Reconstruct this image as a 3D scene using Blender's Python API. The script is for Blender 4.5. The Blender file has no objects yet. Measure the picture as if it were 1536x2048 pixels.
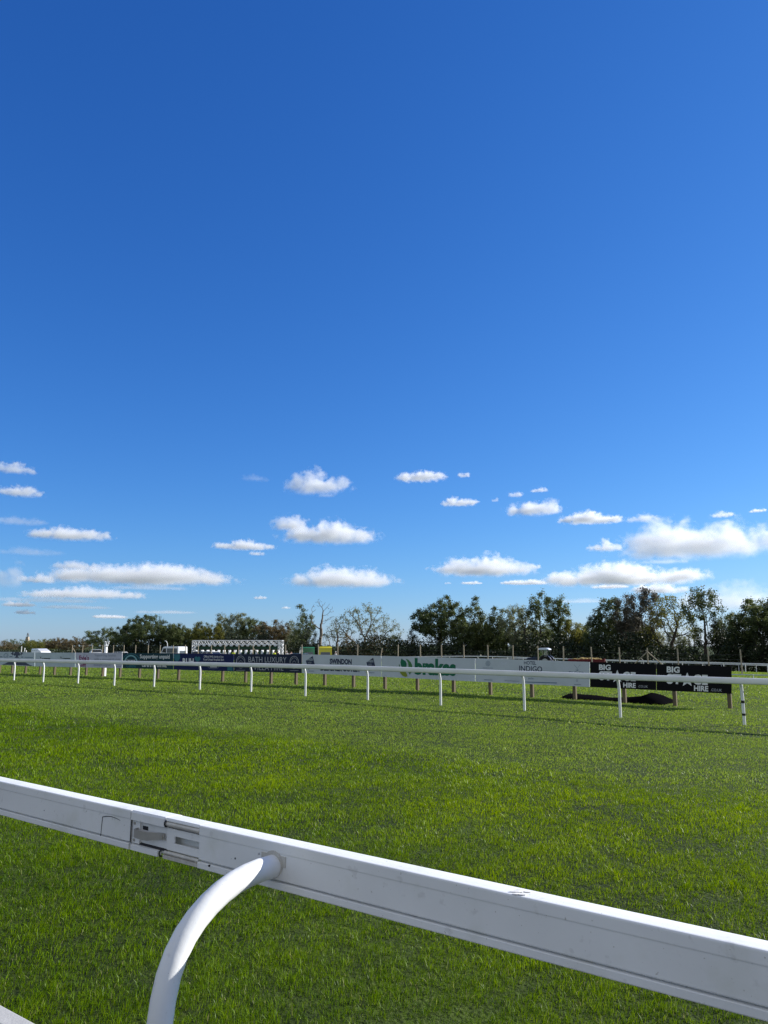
import bpy, bmesh, math, random
import numpy as np
from mathutils import Vector, Matrix, noise as mnoise
random.seed(7); RNG = np.random.default_rng(7)
S = bpy.context.scene
COL = S.collection
R = math.radians

# ------------------------------------------------------------------ the site: a straight track seen at an angle
F = 1538.0; HOR = 1290.0; EYE = 1.72
TH = math.atan((HOR-1024)/F); CT, ST = math.cos(TH), math.sin(TH)
U = np.array([-0.80975635, 0.58676626, 0.0])      # along the track, away to the left
N = np.array([0.58676626, 0.80975635, 0.0])       # across the track, away from the path
def ray(px, py):
    xc = (px-768)/F; yc = -(py-1024)/F
    return np.array([xc, CT-yc*ST, ST+yc*CT])
def on_d(px, py, D):
    """(s, z) where a line of sight meets the upright plane D metres across the track"""
    d = ray(px, py); t = D/(N@d); p = d*t
    return float(p@U), float(p[2]+EYE)
def P(D, s, z=0.0):
    p = N*D+U*s
    return Vector((p[0], p[1], z))
def gp(px, Y):
    return (px-768)/F*CT*Y, Y

_sk = np.linspace(-400, 600, 2001)
_sv = np.interp(_sk, [-400,-40,-5,0,4,7,12,17,25,41,60,100,300,600], [-.9,-.5,-.12,-.08,-.045,-.015,.06,.115,.15,.145,.15,.2,.2,.2])
_kk = np.exp(-0.5*(np.arange(-12,13)/4.0)**2); _kk /= _kk.sum()
_sv = np.convolve(np.pad(_sv, 12, mode='edge'), _kk, mode='valid')
def ground_z(x, y):
    x = np.asarray(x, float); y = np.asarray(y, float)
    D = x*N[0]+y*N[1]; s = x*U[0]+y*U[1]
    b = np.interp(s, _sk, _sv)
    r = np.maximum(0, D-26)
    a = np.interp(s, [15, 60], [.008, .001])
    rr = np.minimum(r, 220)
    drop = a*rr+.00014*rr*rr+np.minimum(.06*np.maximum(r-220, 0), 80)
    sm = lambda t: np.clip(t, 0, 1)**2*(3-2*np.clip(t, 0, 1))
    drop = drop+.55*sm((D-64)/30)*sm((s-50)/30)
    drop = drop+.28*sm((D-62)/30)*(1-sm((s-40)/30))
    und = .012*np.sin(x*.9+.7*y)+.01*np.sin(.53*y-1.1*x+1.3)
    return b-drop+und*np.clip((D-3)/4, 0, 1)*np.clip((60-D)/20, 0, 1)
def gz(x, y): return float(ground_z(x, y))

# ------------------------------------------------------------------ helpers
def tag(o, label=None, cat=None, group=None, kind=None):
    if label: o['label'] = label
    if cat: o['category'] = cat
    if group: o['group'] = group
    if kind: o['kind'] = kind
    return o
def empty(name, loc, label, cat, group=None, rz=0.0):
    o = bpy.data.objects.new(name, None); COL.objects.link(o)
    o.location = loc; o.rotation_euler = (0, 0, rz); o.empty_display_size = .3
    return tag(o, label, cat, group)
def link(name, me, parent=None, loc=(0,0,0), rz=0.0):
    o = bpy.data.objects.new(name, me); COL.objects.link(o)
    o.location = loc; o.rotation_euler = (0, 0, rz)
    if parent is not None: o.parent = parent
    return o
class MB:
    def __init__(s): s.v = []; s.f = []; s.mi = []; s.cur = 0
    def quadbox(s, a, b):
        x0,y0,z0 = a; x1,y1,z1 = b; i = len(s.v)
        s.v += [(x0,y0,z0),(x1,y0,z0),(x1,y1,z0),(x0,y1,z0),(x0,y0,z1),(x1,y0,z1),(x1,y1,z1),(x0,y1,z1)]
        s.fs([(i,i+3,i+2,i+1),(i+4,i+5,i+6,i+7),(i,i+1,i+5,i+4),(i+1,i+2,i+6,i+5),(i+2,i+3,i+7,i+6),(i+3,i,i+4,i+7)])
        return s
    def fs(s, l):
        s.f += l; s.mi += [s.cur]*len(l)
    def loft(s, rings, cap=True, closed=True):
        """rings: lists of points of equal length, joined one to the next"""
        k = len(rings[0]); i0 = len(s.v)
        for r in rings: s.v += [tuple(p) for p in r]
        out = []
        for a in range(len(rings)-1):
            for j in range(k if closed else k-1):
                j2 = (j+1) % k
                out.append((i0+a*k+j, i0+a*k+j2, i0+(a+1)*k+j2, i0+(a+1)*k+j))
        if cap:
            out.append(tuple(i0+j for j in reversed(range(k))))
            out.append(tuple(i0+(len(rings)-1)*k+j for j in range(k)))
        s.fs(out); return s
    def prism(s, prof, x0, x1, axis=0):
        """prof: outline in the two other axes, drawn out along one axis"""
        def mk(c, p):
            return (c,p[0],p[1]) if axis == 0 else ((p[0],c,p[1]) if axis == 1 else (p[0],p[1],c))
        return s.loft([[mk(x0,p) for p in prof], [mk(x1,p) for p in prof]])
    def tube(s, pts, rad, k=10, cap=True):
        pts = [Vector(p) for p in pts]
        rad = rad if isinstance(rad, (list, tuple)) else [rad]*len(pts)
        t = (pts[1]-pts[0]).normalized()
        a = t.orthogonal().normalized()
        if abs(t.z) < .9: a = (Vector((0,0,1))-t*t.z).normalized()
        rings = []
        for i, p in enumerate(pts):
            if i == 0: t = (pts[1]-p).normalized()
            elif i == len(pts)-1: t = (p-pts[i-1]).normalized()
            else: t = ((pts[i+1]-p).normalized()+(p-pts[i-1]).normalized()).normalized()
            a = (a-t*a.dot(t)).normalized(); b = t.cross(a)
            rings.append([p+(a*math.cos(2*math.pi*j/k)+b*math.sin(2*math.pi*j/k))*rad[i] for j in range(k)])
        return s.loft(rings, cap)
    def bar(s, a, b, w): return s.tube([a, b], w*.7071, 4)
    def sphere(s, c, r, seg=10, rings=7):
        rr = []
        for i in range(rings+1):
            th = math.pi*i/rings
            q = max(math.sin(th), 1e-3)
            rr.append([(c[0]+r[0]*q*math.cos(2*math.pi*j/seg), c[1]+r[1]*q*math.sin(2*math.pi*j/seg), c[2]-r[2]*math.cos(th)) for j in range(seg)])
        return s.loft(rr)
    def mesh(s, name, mats, smooth=False, bevel=0.0):
        me = bpy.data.meshes.new(name)
        me.from_pydata([tuple(v) for v in s.v], [], s.f)
        for m in (mats if isinstance(mats, (list, tuple)) else [mats]): me.materials.append(m)
        if any(s.mi): me.polygons.foreach_set('material_index', s.mi)
        bm = bmesh.new(); bm.from_mesh(me)
        bmesh.ops.recalc_face_normals(bm, faces=bm.faces)
        if bevel:
            ed = [e for e in bm.edges if len(e.link_faces) == 2 and e.calc_face_angle(0) > .5]
            bmesh.ops.bevel(bm, geom=ed, offset=bevel, segments=2, profile=.7, affect='EDGES', clamp_overlap=True)
        bm.to_mesh(me); bm.free()
        if smooth:
            me.polygons.foreach_set('use_smooth', [True]*len(me.polygons))
            try: me.set_sharp_from_angle(angle=R(38))
            except Exception: pass
        me.update(); return me
    def build(s, name, mats, parent=None, smooth=False, bevel=0.0, loc=(0,0,0), rz=0.0):
        return link(name, s.mesh(name, mats, smooth, bevel), parent, loc, rz)

# ------------------------------------------------------------------ materials
def mat(name, col, rough=.6, spec=.4, metal=0.0, var=0.0, scale=8.0, bump=0.0, bscale=60.0, coat=0.0, stretch=None, dirt=None):
    m = bpy.data.materials.new(name); m.use_nodes = True
    nt = m.node_tree; b = nt.nodes['Principled BSDF']
    b.inputs['Base Color'].default_value = (*col, 1); b.inputs['Roughness'].default_value = rough
    b.inputs['Specular IOR Level'].default_value = spec; b.inputs['Metallic'].default_value = metal
    if coat: b.inputs['Coat Weight'].default_value = coat
    tc = nt.nodes.new('ShaderNodeTexCoord'); mp = nt.nodes.new('ShaderNodeMapping')
    nt.links.new(tc.outputs['Object'], mp.inputs['Vector'])
    if stretch: mp.inputs['Scale'].default_value = stretch
    if var:
        nz = nt.nodes.new('ShaderNodeTexNoise'); nz.inputs['Scale'].default_value = scale; nz.inputs['Detail'].default_value = 5
        nt.links.new(mp.outputs['Vector'], nz.inputs['Vector'])
        rp = nt.nodes.new('ShaderNodeValToRGB'); rp.color_ramp.elements[0].position = .3; rp.color_ramp.elements[1].position = .7
        d = dirt or tuple(max(0, c*(1-var)) for c in col)
        rp.color_ramp.elements[0].color = (*d, 1); rp.color_ramp.elements[1].color = (*[min(1, c*(1+var*.4)) for c in col], 1)
        nt.links.new(nz.outputs['Fac'], rp.inputs['Fac']); nt.links.new(rp.outputs['Color'], b.inputs['Base Color'])
    if bump:
        n2 = nt.nodes.new('ShaderNodeTexNoise'); n2.inputs['Scale'].default_value = bscale; n2.inputs['Detail'].default_value = 4
        nt.links.new(mp.outputs['Vector'], n2.inputs['Vector'])
        bp = nt.nodes.new('ShaderNodeBump'); bp.inputs['Strength'].default_value = bump; bp.inputs['Distance'].default_value = .02
        nt.links.new(n2.outputs['Fac'], bp.inputs['Height']); nt.links.new(bp.outputs['Normal'], b.inputs['Normal'])
    return m
def leaf_mat(name, dark, light, trans=.3, noise_scale=.6, attr=None):
    m = bpy.data.materials.new(name); m.use_nodes = True
    nt = m.node_tree; nt.nodes.clear()
    out = nt.nodes.new('ShaderNodeOutputMaterial'); mix = nt.nodes.new('ShaderNodeMixShader')
    pb = nt.nodes.new('ShaderNodeBsdfPrincipled'); pb.inputs['Roughness'].default_value = .55; pb.inputs['Specular IOR Level'].default_value = .3
    tr = nt.nodes.new('ShaderNodeBsdfTranslucent')
    ge = nt.nodes.new('ShaderNodeNewGeometry'); nz = nt.nodes.new('ShaderNodeTexNoise'); nz.inputs['Scale'].default_value = noise_scale; nz.inputs['Detail'].default_value = 3
    nt.links.new(ge.outputs['Position'], nz.inputs['Vector'])
    ad = nt.nodes.new('ShaderNodeMath'); ad.operation = 'MULTIPLY_ADD'
    nt.links.new(ge.outputs['Random Per Island'], ad.inputs[0]); ad.inputs[1].default_value = .36
    su = nt.nodes.new('ShaderNodeMath'); su.operation = 'MULTIPLY_ADD'; su.inputs[1].default_value = 1.3; su.inputs[2].default_value = -.36
    nt.links.new(nz.outputs['Fac'], su.inputs[0]); nt.links.new(su.outputs[0], ad.inputs[2])
    rp = nt.nodes.new('ShaderNodeValToRGB')
    rp.color_ramp.elements[0].color = (*dark, 1); rp.color_ramp.elements[1].color = (*light, 1)
    nt.links.new(ad.outputs[0], rp.inputs['Fac'])
    nt.links.new(rp.outputs['Color'], pb.inputs['Base Color'])
    hs = nt.nodes.new('ShaderNodeHueSaturation'); hs.inputs['Hue'].default_value = .485; hs.inputs['Value'].default_value = 1.5
    nt.links.new(rp.outputs['Color'], hs.inputs['Color']); nt.links.new(hs.outputs['Color'], tr.inputs['Color'])
    mix.inputs['Fac'].default_value = trans
    nt.links.new(pb.outputs[0], mix.inputs[1]); nt.links.new(tr.outputs[0], mix.inputs[2]); nt.links.new(mix.outputs[0], out.inputs['Surface'])
    return m
M = {}
M['white'] = mat('white_paint', (.81,.825,.83), .38, .4, var=.07, scale=3, bump=.03, bscale=40, stretch=(1,1,1))
M['white_far'] = mat('white_plastic', (.78,.79,.79), .45, .4, var=.12, scale=1.5)
M['cream'] = mat('bare_aluminium', (.62,.60,.55), .4, .5, metal=.15, var=.2, scale=30)
M['strap'] = mat('galvanised_steel', (.40,.385,.35), .42, .5, metal=.25, var=.12, scale=25, bump=.05, bscale=120)
M['black'] = mat('black_rubber', (.012,.012,.013), .6, .3)
M['recess'] = mat('shaded_recess', (.22,.22,.22), .7, .2)
M['grime'] = mat('yellowed_grime', (.60,.59,.50), .7, .2, var=.25, scale=20)
M['dark'] = mat('dark_gap', (.03,.032,.036), .8, .2)
M['wood'] = mat('weathered_timber', (.15,.122,.08), .85, .2, var=.4, scale=6, bump=.4, bscale=30, stretch=(1,1,.15))
M['wood_old'] = mat('creosoted_timber', (.42,.36,.27), .85, .2, var=.4, scale=5, bump=.4, bscale=30, stretch=(1,1,.15))
M['tarmac'] = mat('tarmac', (.045,.045,.048), .9, .25, var=.5, scale=90, bump=.6, bscale=180)
M['concrete'] = mat('concrete', (.42,.42,.42), .85, .2, var=.10, scale=14, bump=.12, bscale=90)
M['glass'] = mat('car_glass', (.02,.025,.03), .08, .6)
M['van_glass'] = mat('tinted_glass', (.10,.12,.14), .12, .6)
M['tyre'] = mat('tyre', (.02,.02,.02), .85, .2)
M['rim'] = mat('rim', (.4,.4,.42), .35, .5, metal=.7)
M['carwhite'] = mat('white_car_paint', (.75,.76,.78), .25, .5, coat=.5)
M['yellow'] = mat('yellow_car_paint', (.72,.62,.02), .3, .5, coat=.4)
M['green'] = mat('green_car_paint', (.03,.17,.07), .35, .5, coat=.3)
M['darkcar'] = mat('dark_blue_car_paint', (.05,.08,.12), .25, .5, coat=.5)
M['red'] = mat('red_trailer_paint', (.14,.006,.009), .6, .3, var=.3, scale=4)
M['bluetractor'] = mat('blue_tractor_paint', (.012,.02,.05), .45, .4)
M['paleroof'] = mat('pale_roof_plastic', (.62,.68,.78), .4, .4)
M['straw'] = mat('straw', (.45,.34,.14), .9, .1, var=.5, scale=12, bump=.6)
M['skin'] = mat('skin', (.48,.27,.19), .6, .3)
M['shirt'] = mat('white_shirt', (.75,.74,.74), .8, .2)
M['pinkshirt'] = mat('pale_pink_shirt', (.72,.55,.52), .8, .2)
M['hivis'] = mat('high_visibility_yellow', (.70,.80,.05), .7, .2)
M['navy'] = mat('navy_cloth', (.02,.025,.05), .8, .2)
M['hair'] = mat('hair', (.05,.03,.02), .7, .2)
M['tarp'] = mat('black_plastic_sheet', (.005,.005,.006), .9, .0, bump=.5, bscale=9)
M['stone'] = mat('pale_limestone', (.42,.36,.27), .85, .2, var=.25, scale=.3)
M['slate'] = mat('lantern_iron', (.10,.09,.08), .6, .3)
M['bark'] = mat('bark', (.085,.072,.055), .9, .15, var=.45, scale=3, stretch=(1,1,.3))
M['bark_pale'] = mat('dead_bark', (.19,.165,.135), .9, .15, var=.4, scale=3, stretch=(1,1,.3))
M['wire'] = mat('fence_wire', (.10,.10,.10), .6, .4, metal=.5)
M['stall_green'] = mat('green_padding', (.015,.06,.03), .7, .3)
for nm, c in dict(b_white=(.50,.555,.61), b_pale=(.46,.54,.59), b_lilac=(.48,.50,.60), b_teal=(.012,.045,.06), b_navy=(.012,.02,.085), b_navy_grey=(.018,.026,.055), b_black=(.006,.006,.008)).items():
    M[nm] = mat(nm, c, .6, .10, var=.10, scale=1.2)
for nm, c in dict(i_navy=(.012,.022,.06), i_plum=(.17,.012,.09), i_slate=(.16,.19,.27), i_white=(.70,.72,.74), i_teal=(.012,.13,.17), i_palearc=(.16,.36,.40), i_green=(.0,.115,.055), i_leaf=(.045,.17,.05), i_lime=(.20,.25,.02), i_silver=(.36,.38,.42), i_black=(.015,.025,.03), i_blue=(.10,.16,.24), i_fade=(.50,.54,.62), i_crest=(.035,.045,.085)).items():
    M[nm] = mat(nm, c, .5, .3)

def weather(m):
    """fly specks, faint green film and scuffs worn into the paint, each with its own shape"""
    nt = m.node_tree; b = nt.nodes['Principled BSDF']; src = b.inputs['Base Color'].links[0].from_socket
    tc = nt.nodes.new('ShaderNodeTexCoord')
    for sc, lo, hi, col, amt in ((95, .69, .73, (.30,.28,.24), .55), (6.5, .56, .78, (.56,.58,.50), .42), (28, .64, .72, (.52,.52,.52), .35)):
        nz = nt.nodes.new('ShaderNodeTexNoise'); nz.inputs['Scale'].default_value = sc; nz.inputs['Detail'].default_value = 4
        nt.links.new(tc.outputs['Object'], nz.inputs['Vector'])
        mr = nt.nodes.new('ShaderNodeMapRange'); mr.inputs['From Min'].default_value = lo; mr.inputs['From Max'].default_value = hi; mr.inputs['To Max'].default_value = amt
        nt.links.new(nz.outputs['Fac'], mr.inputs['Value'])
        mx = nt.nodes.new('ShaderNodeMix'); mx.data_type = 'RGBA'; mx.inputs['B'].default_value = (*col, 1)
        nt.links.new(mr.outputs[0], mx.inputs['Factor']); nt.links.new(src, mx.inputs['A']); src = mx.outputs['Result']
    nt.links.new(src, b.inputs['Base Color'])
weather(M['white'])

# ------------------------------------------------------------------ light, sky, camera
SUN_EL, SUN_AZ = R(26.5), math.atan2(.95, .31)     # azimuth from +Y towards +X
sd = Vector((math.sin(SUN_AZ)*math.cos(SUN_EL), math.cos(SUN_AZ)*math.cos(SUN_EL), math.sin(SUN_EL)))
L = bpy.data.lights.new('sun', 'SUN'); L.energy = 5.0; L.angle = R(.5); L.color = (1, .955, .88)
lo = bpy.data.objects.new('sun', L); COL.objects.link(lo); lo.rotation_euler = (-sd).to_track_quat('-Z', 'Y').to_euler()
W = bpy.data.worlds.new('World'); S.world = W; W.use_nodes = True
nt = W.node_tree; bg = nt.nodes['Background']
sk = nt.nodes.new('ShaderNodeTexSky'); sk.sky_type = 'NISHITA'; sk.sun_disc = False
sk.sun_elevation = SUN_EL; sk.sun_rotation = SUN_AZ
sk.altitude = 200; sk.air_density = 1.0; sk.dust_density = .2; sk.ozone_density = 3.0
sp = nt.nodes.new('ShaderNodeSeparateColor'); cb = nt.nodes.new('ShaderNodeCombineColor')
nt.links.new(sk.outputs[0], sp.inputs[0])
for k, (g, q) in enumerate(((1.383, .339), (1.032, .880), (.782, 2.18))):     # the clear autumn sky's deeper blue, graded per channel
    pw = nt.nodes.new('ShaderNodeMath'); pw.operation = 'POWER'; pw.inputs[1].default_value = g
    ml = nt.nodes.new('ShaderNodeMath'); ml.operation = 'MULTIPLY'; ml.inputs[1].default_value = q
    nt.links.new(sp.outputs[k], pw.inputs[0]); nt.links.new(pw.outputs[0], ml.inputs[0]); nt.links.new(ml.outputs[0], cb.inputs[k])
# unseen bright cloud bank, added behind the viewer to turn the blue fill neutral
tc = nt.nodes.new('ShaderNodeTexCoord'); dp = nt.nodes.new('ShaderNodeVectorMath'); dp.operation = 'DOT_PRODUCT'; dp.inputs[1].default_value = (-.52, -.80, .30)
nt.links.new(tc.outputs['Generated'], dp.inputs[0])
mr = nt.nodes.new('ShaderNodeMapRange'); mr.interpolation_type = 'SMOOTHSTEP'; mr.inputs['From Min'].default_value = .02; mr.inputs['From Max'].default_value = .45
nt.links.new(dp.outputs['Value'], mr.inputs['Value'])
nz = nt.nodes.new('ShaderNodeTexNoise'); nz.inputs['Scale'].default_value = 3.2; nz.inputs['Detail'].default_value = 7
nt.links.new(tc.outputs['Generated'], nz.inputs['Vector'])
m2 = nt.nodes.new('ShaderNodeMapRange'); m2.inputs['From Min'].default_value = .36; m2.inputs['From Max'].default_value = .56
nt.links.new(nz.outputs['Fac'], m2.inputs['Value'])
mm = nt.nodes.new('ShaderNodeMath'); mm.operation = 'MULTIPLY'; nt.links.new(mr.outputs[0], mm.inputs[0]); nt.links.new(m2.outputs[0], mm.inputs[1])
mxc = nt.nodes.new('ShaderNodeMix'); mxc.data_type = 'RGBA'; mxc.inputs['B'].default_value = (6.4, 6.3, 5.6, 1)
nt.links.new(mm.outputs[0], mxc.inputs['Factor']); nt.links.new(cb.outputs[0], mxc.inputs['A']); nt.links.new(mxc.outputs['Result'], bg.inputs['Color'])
EXPO = .66
bg.inputs['Strength'].default_value = .1/2**EXPO
cam = bpy.data.cameras.new('camera'); co = bpy.data.objects.new('camera', cam); COL.objects.link(co)
co.location = (0, 0, EYE); co.rotation_euler = (math.pi/2+TH, 0, 0)
cam.sensor_fit = 'VERTICAL'; cam.sensor_height = 24; cam.lens = 24*F/2048
cam.clip_start = .05; cam.clip_end = 80000
S.camera = co
S.view_settings.view_transform = 'Standard'; S.view_settings.look = 'None'
S.view_settings.exposure = EXPO; S.view_settings.gamma = 1.0
S.cycles.use_denoising = True
try:
    S.cycles.denoiser = 'OPENIMAGEDENOISE'; S.cycles.denoising_input_passes = 'RGB_ALBEDO_NORMAL'; S.cycles.denoising_prefilter = 'NONE'
except Exception: pass
S.cycles.max_bounces = 16; S.cycles.diffuse_bounces = 3; S.cycles.glossy_bounces = 2; S.cycles.transmission_bounces = 4
S.cycles.volume_bounces = 14; S.cycles.transparent_max_bounces = 8
# ------------------------------------------------------------------ ground
def grass_ground_mat():
    m = bpy.data.materials.new('turf_soil'); m.use_nodes = True; nt = m.node_tree; b = nt.nodes['Principled BSDF']
    b.inputs['Roughness'].default_value = .9; b.inputs['Specular IOR Level'].default_value = .15
    ge = nt.nodes.new('ShaderNodeNewGeometry')
    n1 = nt.nodes.new('ShaderNodeTexNoise'); n1.inputs['Scale'].default_value = .35; n1.inputs['Detail'].default_value = 8
    n2 = nt.nodes.new('ShaderNodeTexNoise'); n2.inputs['Scale'].default_value = 5; n2.inputs['Detail'].default_value = 6
    for n in (n1, n2): nt.links.new(ge.outputs['Position'], n.inputs['Vector'])
    mx = nt.nodes.new('ShaderNodeMath'); mx.operation = 'MULTIPLY_ADD'; mx.inputs[1].default_value = .6
    nt.links.new(n1.outputs['Fac'], mx.inputs[0])
    m2 = nt.nodes.new('ShaderNodeMath'); m2.operation = 'MULTIPLY'; m2.inputs[1].default_value = .4
    nt.links.new(n2.outputs['Fac'], m2.inputs[0]); nt.links.new(m2.outputs[0], mx.inputs[2])
    rp = nt.nodes.new('ShaderNodeValToRGB'); e = rp.color_ramp.elements
    e[0].position = .35; e[0].color = (.010, .018, .003, 1); e[1].position = .66; e[1].color = (.055, .085, .010, 1)
    nt.links.new(mx.outputs[0], rp.inputs['Fac']); nt.links.new(rp.outputs['Color'], b.inputs['Base Color'])
    bp = nt.nodes.new('ShaderNodeBump'); bp.inputs['Strength'].default_value = .8; bp.inputs['Distance'].default_value = .05
    n3 = nt.nodes.new('ShaderNodeTexNoise'); n3.inputs['Scale'].default_value = 30; n3.inputs['Detail'].default_value = 5
    nt.links.new(ge.outputs['Position'], n3.inputs['Vector']); nt.links.new(n3.outputs['Fac'], bp.inputs['Height']); nt.links.new(bp.outputs['Normal'], b.inputs['Normal'])
    return m
M['turf'] = grass_ground_mat()
def ground():
    rr = np.concatenate([np.linspace(0, 30, 61)[1:], np.geomspace(31, 400, 90), np.geomspace(420, 60000, 40)])
    na = 240
    an = np.linspace(0, 2*np.pi, na, endpoint=False)
    X = (rr[:, None]*np.sin(an)).ravel(); Y = (rr[:, None]*np.cos(an)).ravel()
    Z = ground_z(X, Y)
    V = np.column_stack([np.append(X, 0), np.append(Y, 0), np.append(Z, gz(0, 0))])
    fc = []
    for i in range(len(rr)-1):
        for j in range(na):
            k = (j+1) % na
            fc.append((i*na+j, i*na+k, (i+1)*na+k, (i+1)*na+j))
    c = len(V)-1
    fc += [(c, (j+1) % na, j) for j in range(na)]
    me = bpy.data.meshes.new('ground'); me.from_pydata(V.tolist(), [], fc); me.materials.append(M['turf'])
    bm = bmesh.new(); bm.from_mesh(me)
    for f in bm.faces:
        if f.normal.z < 0: f.normal_flip()
    bm.to_mesh(me); bm.free()
    me.polygons.foreach_set('use_smooth', [True]*len(me.polygons))
    tag(link('ground', me), 'green turf of the racecourse', 'ground', kind='structure')
ground()
def strip(name, m, D0, D1, dz, s0=-30, s1=60, step=1.0, thick=0.0, **k):
    b = MB(); rings = []
    s = s0
    while s <= s1+1e-6:
        def q(D, e):
            p = P(D, s); return (p.x, p.y, gz(p.x, p.y)+e)
        rings.append([q(D0, dz-thick), q(D1, dz-thick), q(D1, dz), q(D0, dz)])
        s += step
    b.loft(rings); return tag(b.build(name, m, bevel=k.pop('bevel', 0)), k.get('label'), k.get('cat'), kind='structure')
strip('path', M['tarmac'], -6, 2.075, .070, thick=.12, label='dark tarmac path behind the near rail', cat='path')
strip('kerb', M['concrete'], 2.079, 2.172, .078, thick=.2, bevel=.006, label='pale concrete edging between path and turf', cat='kerb')

# ------------------------------------------------------------------ the near running rail
FT = .0119                                            # its own slight rise to the left
D0 = 2.024; S0 = 1.458
def FP(s, d, h):
    p = N*(D0+d)+U*s
    return Vector((p[0], p[1], 1.05+(s-S0)*FT+h))
LS = 1.929
def fg_rail():
    base = FP(LS, -.45, 0); base.z = gz(base.x, base.y)
    root = empty('running_rail', base, 'white aluminium running rail close up with bent tube leg and open joint', 'rail', 'running rails of the course')
    o = root.location
    def ring(prof, s): return [FP(s, d, h)-o for d, h in prof]
    PROF = [(.085,-.004),(.083,-.0015),(.056,.0048),(.030,.0052),(.006,.0044),(.0015,.0034),(-.0004,.0014),(-.0010,-.0012),(-.0010,-.0270),(-.0002,-.0300),(.0010,-.0306),(.0010,-.112),
            (.0035,-.1155),(.016,-.1160),(.016,-.1208),(-.002,-.1212),(-.0045,-.1225),(-.0045,-.1405),(-.002,-.1435),(.080,-.1435),(.085,-.139)]
    def beam(name, s0, s1):
        b = MB(); n = max(2, int(abs(s1-s0)/.5)+1)
        b.loft([ring(PROF, s0+(s1-s0)*i/(n-1)) for i in range(n)])
        me = b.mesh(name, [M['white'], M['grime']])
        k = len(PROF); gi = PROF.index((-.0002,-.0300))
        for a in range(n-1): me.polygons[a*k+gi].material_index = 1
        return link(name, me, root)
    right = beam('rail_beam', -3.2, 2.306); left = beam('rail_beam', 2.715, 9.5)
    # joint sleeve between the two beams
    j = MB()
    j.loft([ring([(.078,-.006),(.048,-.004),(.044,-.010),(.044,-.128),(.048,-.134),(.078,-.134)], s) for s in (2.28, 2.5045)])
    j.loft([ring([(.077,-.006),(.020,-.004),(.016,-.010),(.016,-.128),(.020,-.134),(.077,-.134)], s) for s in (2.505, 2.75)])
    sleeve = j.build('joint_sleeve', M['white'], root)
    c = MB(); TOP = [(.085,-.004),(.082,-.0015),(.056,.0046),(.030,.005),(.006,.0042),(.002,-.002),(.001,-.006),(.012,-.006),(.075,-.006)]
    c.loft([ring(TOP, s) for s in (2.310, 2.503)])
    c.loft([ring([(.086,-.003),(.083,-.0005),(.056,.0056),(.030,.006),(.006,.005),(-.001,-.002),(-.002,-.03),(.001,-.0325),(.014,-.0325),(.014,-.008),(.075,-.008)], s) for s in (2.506, 2.711)])
    c.build('cover_strip', M['white'], sleeve)
    t = MB()
    t.tube([FP(2.309,.008,-.0175)-o, FP(2.497,.008,-.0175)-o], .0095, 14)
    t.build('inner_tube', M['cream'], sleeve, smooth=True)
    t = MB(); t.tube([FP(2.309,.006,-.1215)-o, FP(2.505,.006,-.1215)-o], .0065, 12); t.build('inner_tube', M['cream'], sleeve, smooth=True)
    t = MB(); t.loft([ring([(.016,-.129),(-.003,-.129),(-.003,-.1415),(.016,-.1415)], s) for s in (2.309, 2.505)])
    t.build('lower_channel', M['cream'], sleeve)
    k = MB()
    k.loft([ring([(.016,-.033),(.010,-.033),(.010,-.058),(.016,-.058)], s) for s in (2.309, 2.500)])
    k.loft([ring([(.016,-.084),(.010,-.084),(.010,-.112),(.016,-.112)], s) for s in (2.309, 2.500)])
    k.loft([ring([(.016,-.058),(.010,-.058),(.010,-.084),(.016,-.084)], s) for s in (2.455, 2.500)])
    k.build('slotted_plate', M['white'], sleeve, bevel=.0008)
    k = MB(); k.loft([ring([(.0030,-.0045),(.0005,-.0045),(.0005,-.1150),(.0030,-.1150)], s) for s in (2.7108, 2.7140)]); k.build('seam', M['dark'], sleeve)
    for c0, s1, w in (((.006,-.0165), 2.4995, .0115), ((.004,-.1265), 2.520, .0115)):
        k = MB(); k.tube([FP(s1, c0[0]+w*math.cos(q), c0[1]+w*math.sin(q))-o for q in np.linspace(1.0, 4.9, 9)], .0030, 6); k.build('hooked_edge', M['dark'], sleeve)
    k = MB(); k.loft([ring([(.016,-.034),(.007,-.034),(.007,-.117),(.016,-.117)], s) for s in (2.663, 2.709)])
    pl = k.build('end_plate', M['white'], sleeve, bevel=.001)
    for h in (-.043, -.106):
        sc = MB(); sc.tube([FP(2.695,.007,h)-o, FP(2.695,.0045,h)-o], .0055, 10); sc.build('screw', M['strap'], pl)
    k = MB()
    k.loft([ring([(-.0045,-.1215),(.0155,-.1195),(.0155,-.1415),(-.0045,-.1415)], s) for s in (2.535, 2.702)])
    k.build('lip_strip', M['white'], sleeve, bevel=.0012)
    k = MB(); k.loft([ring([(.0158,-.112),(.0090,-.1145),(.0090,-.1195),(.0158,-.1195)], s) for s in (2.50, 2.70)])
    k.build('groove', M['dark'], sleeve)
    k = MB(); k.loft([ring([(.0152,-.048),(.0146,-.048),(.0146,-.062),(.0152,-.062)], s) for s in (2.622, 2.655)])
    k.build('latch_recess', M['dark'], sleeve)
    # the bent steel latch: a strap standing off at the left, bolted at the right
    path = [(2.672,.010),(2.670,-.014),(2.655,-.019),(2.610,-.020),(2.585,-.016),(2.560,.000),(2.545,.006),(2.512,.008)]
    hh = [-.072,-.072,-.072,-.073,-.073,-.071,-.069,-.068]
    b = MB(); rings = []
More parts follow.
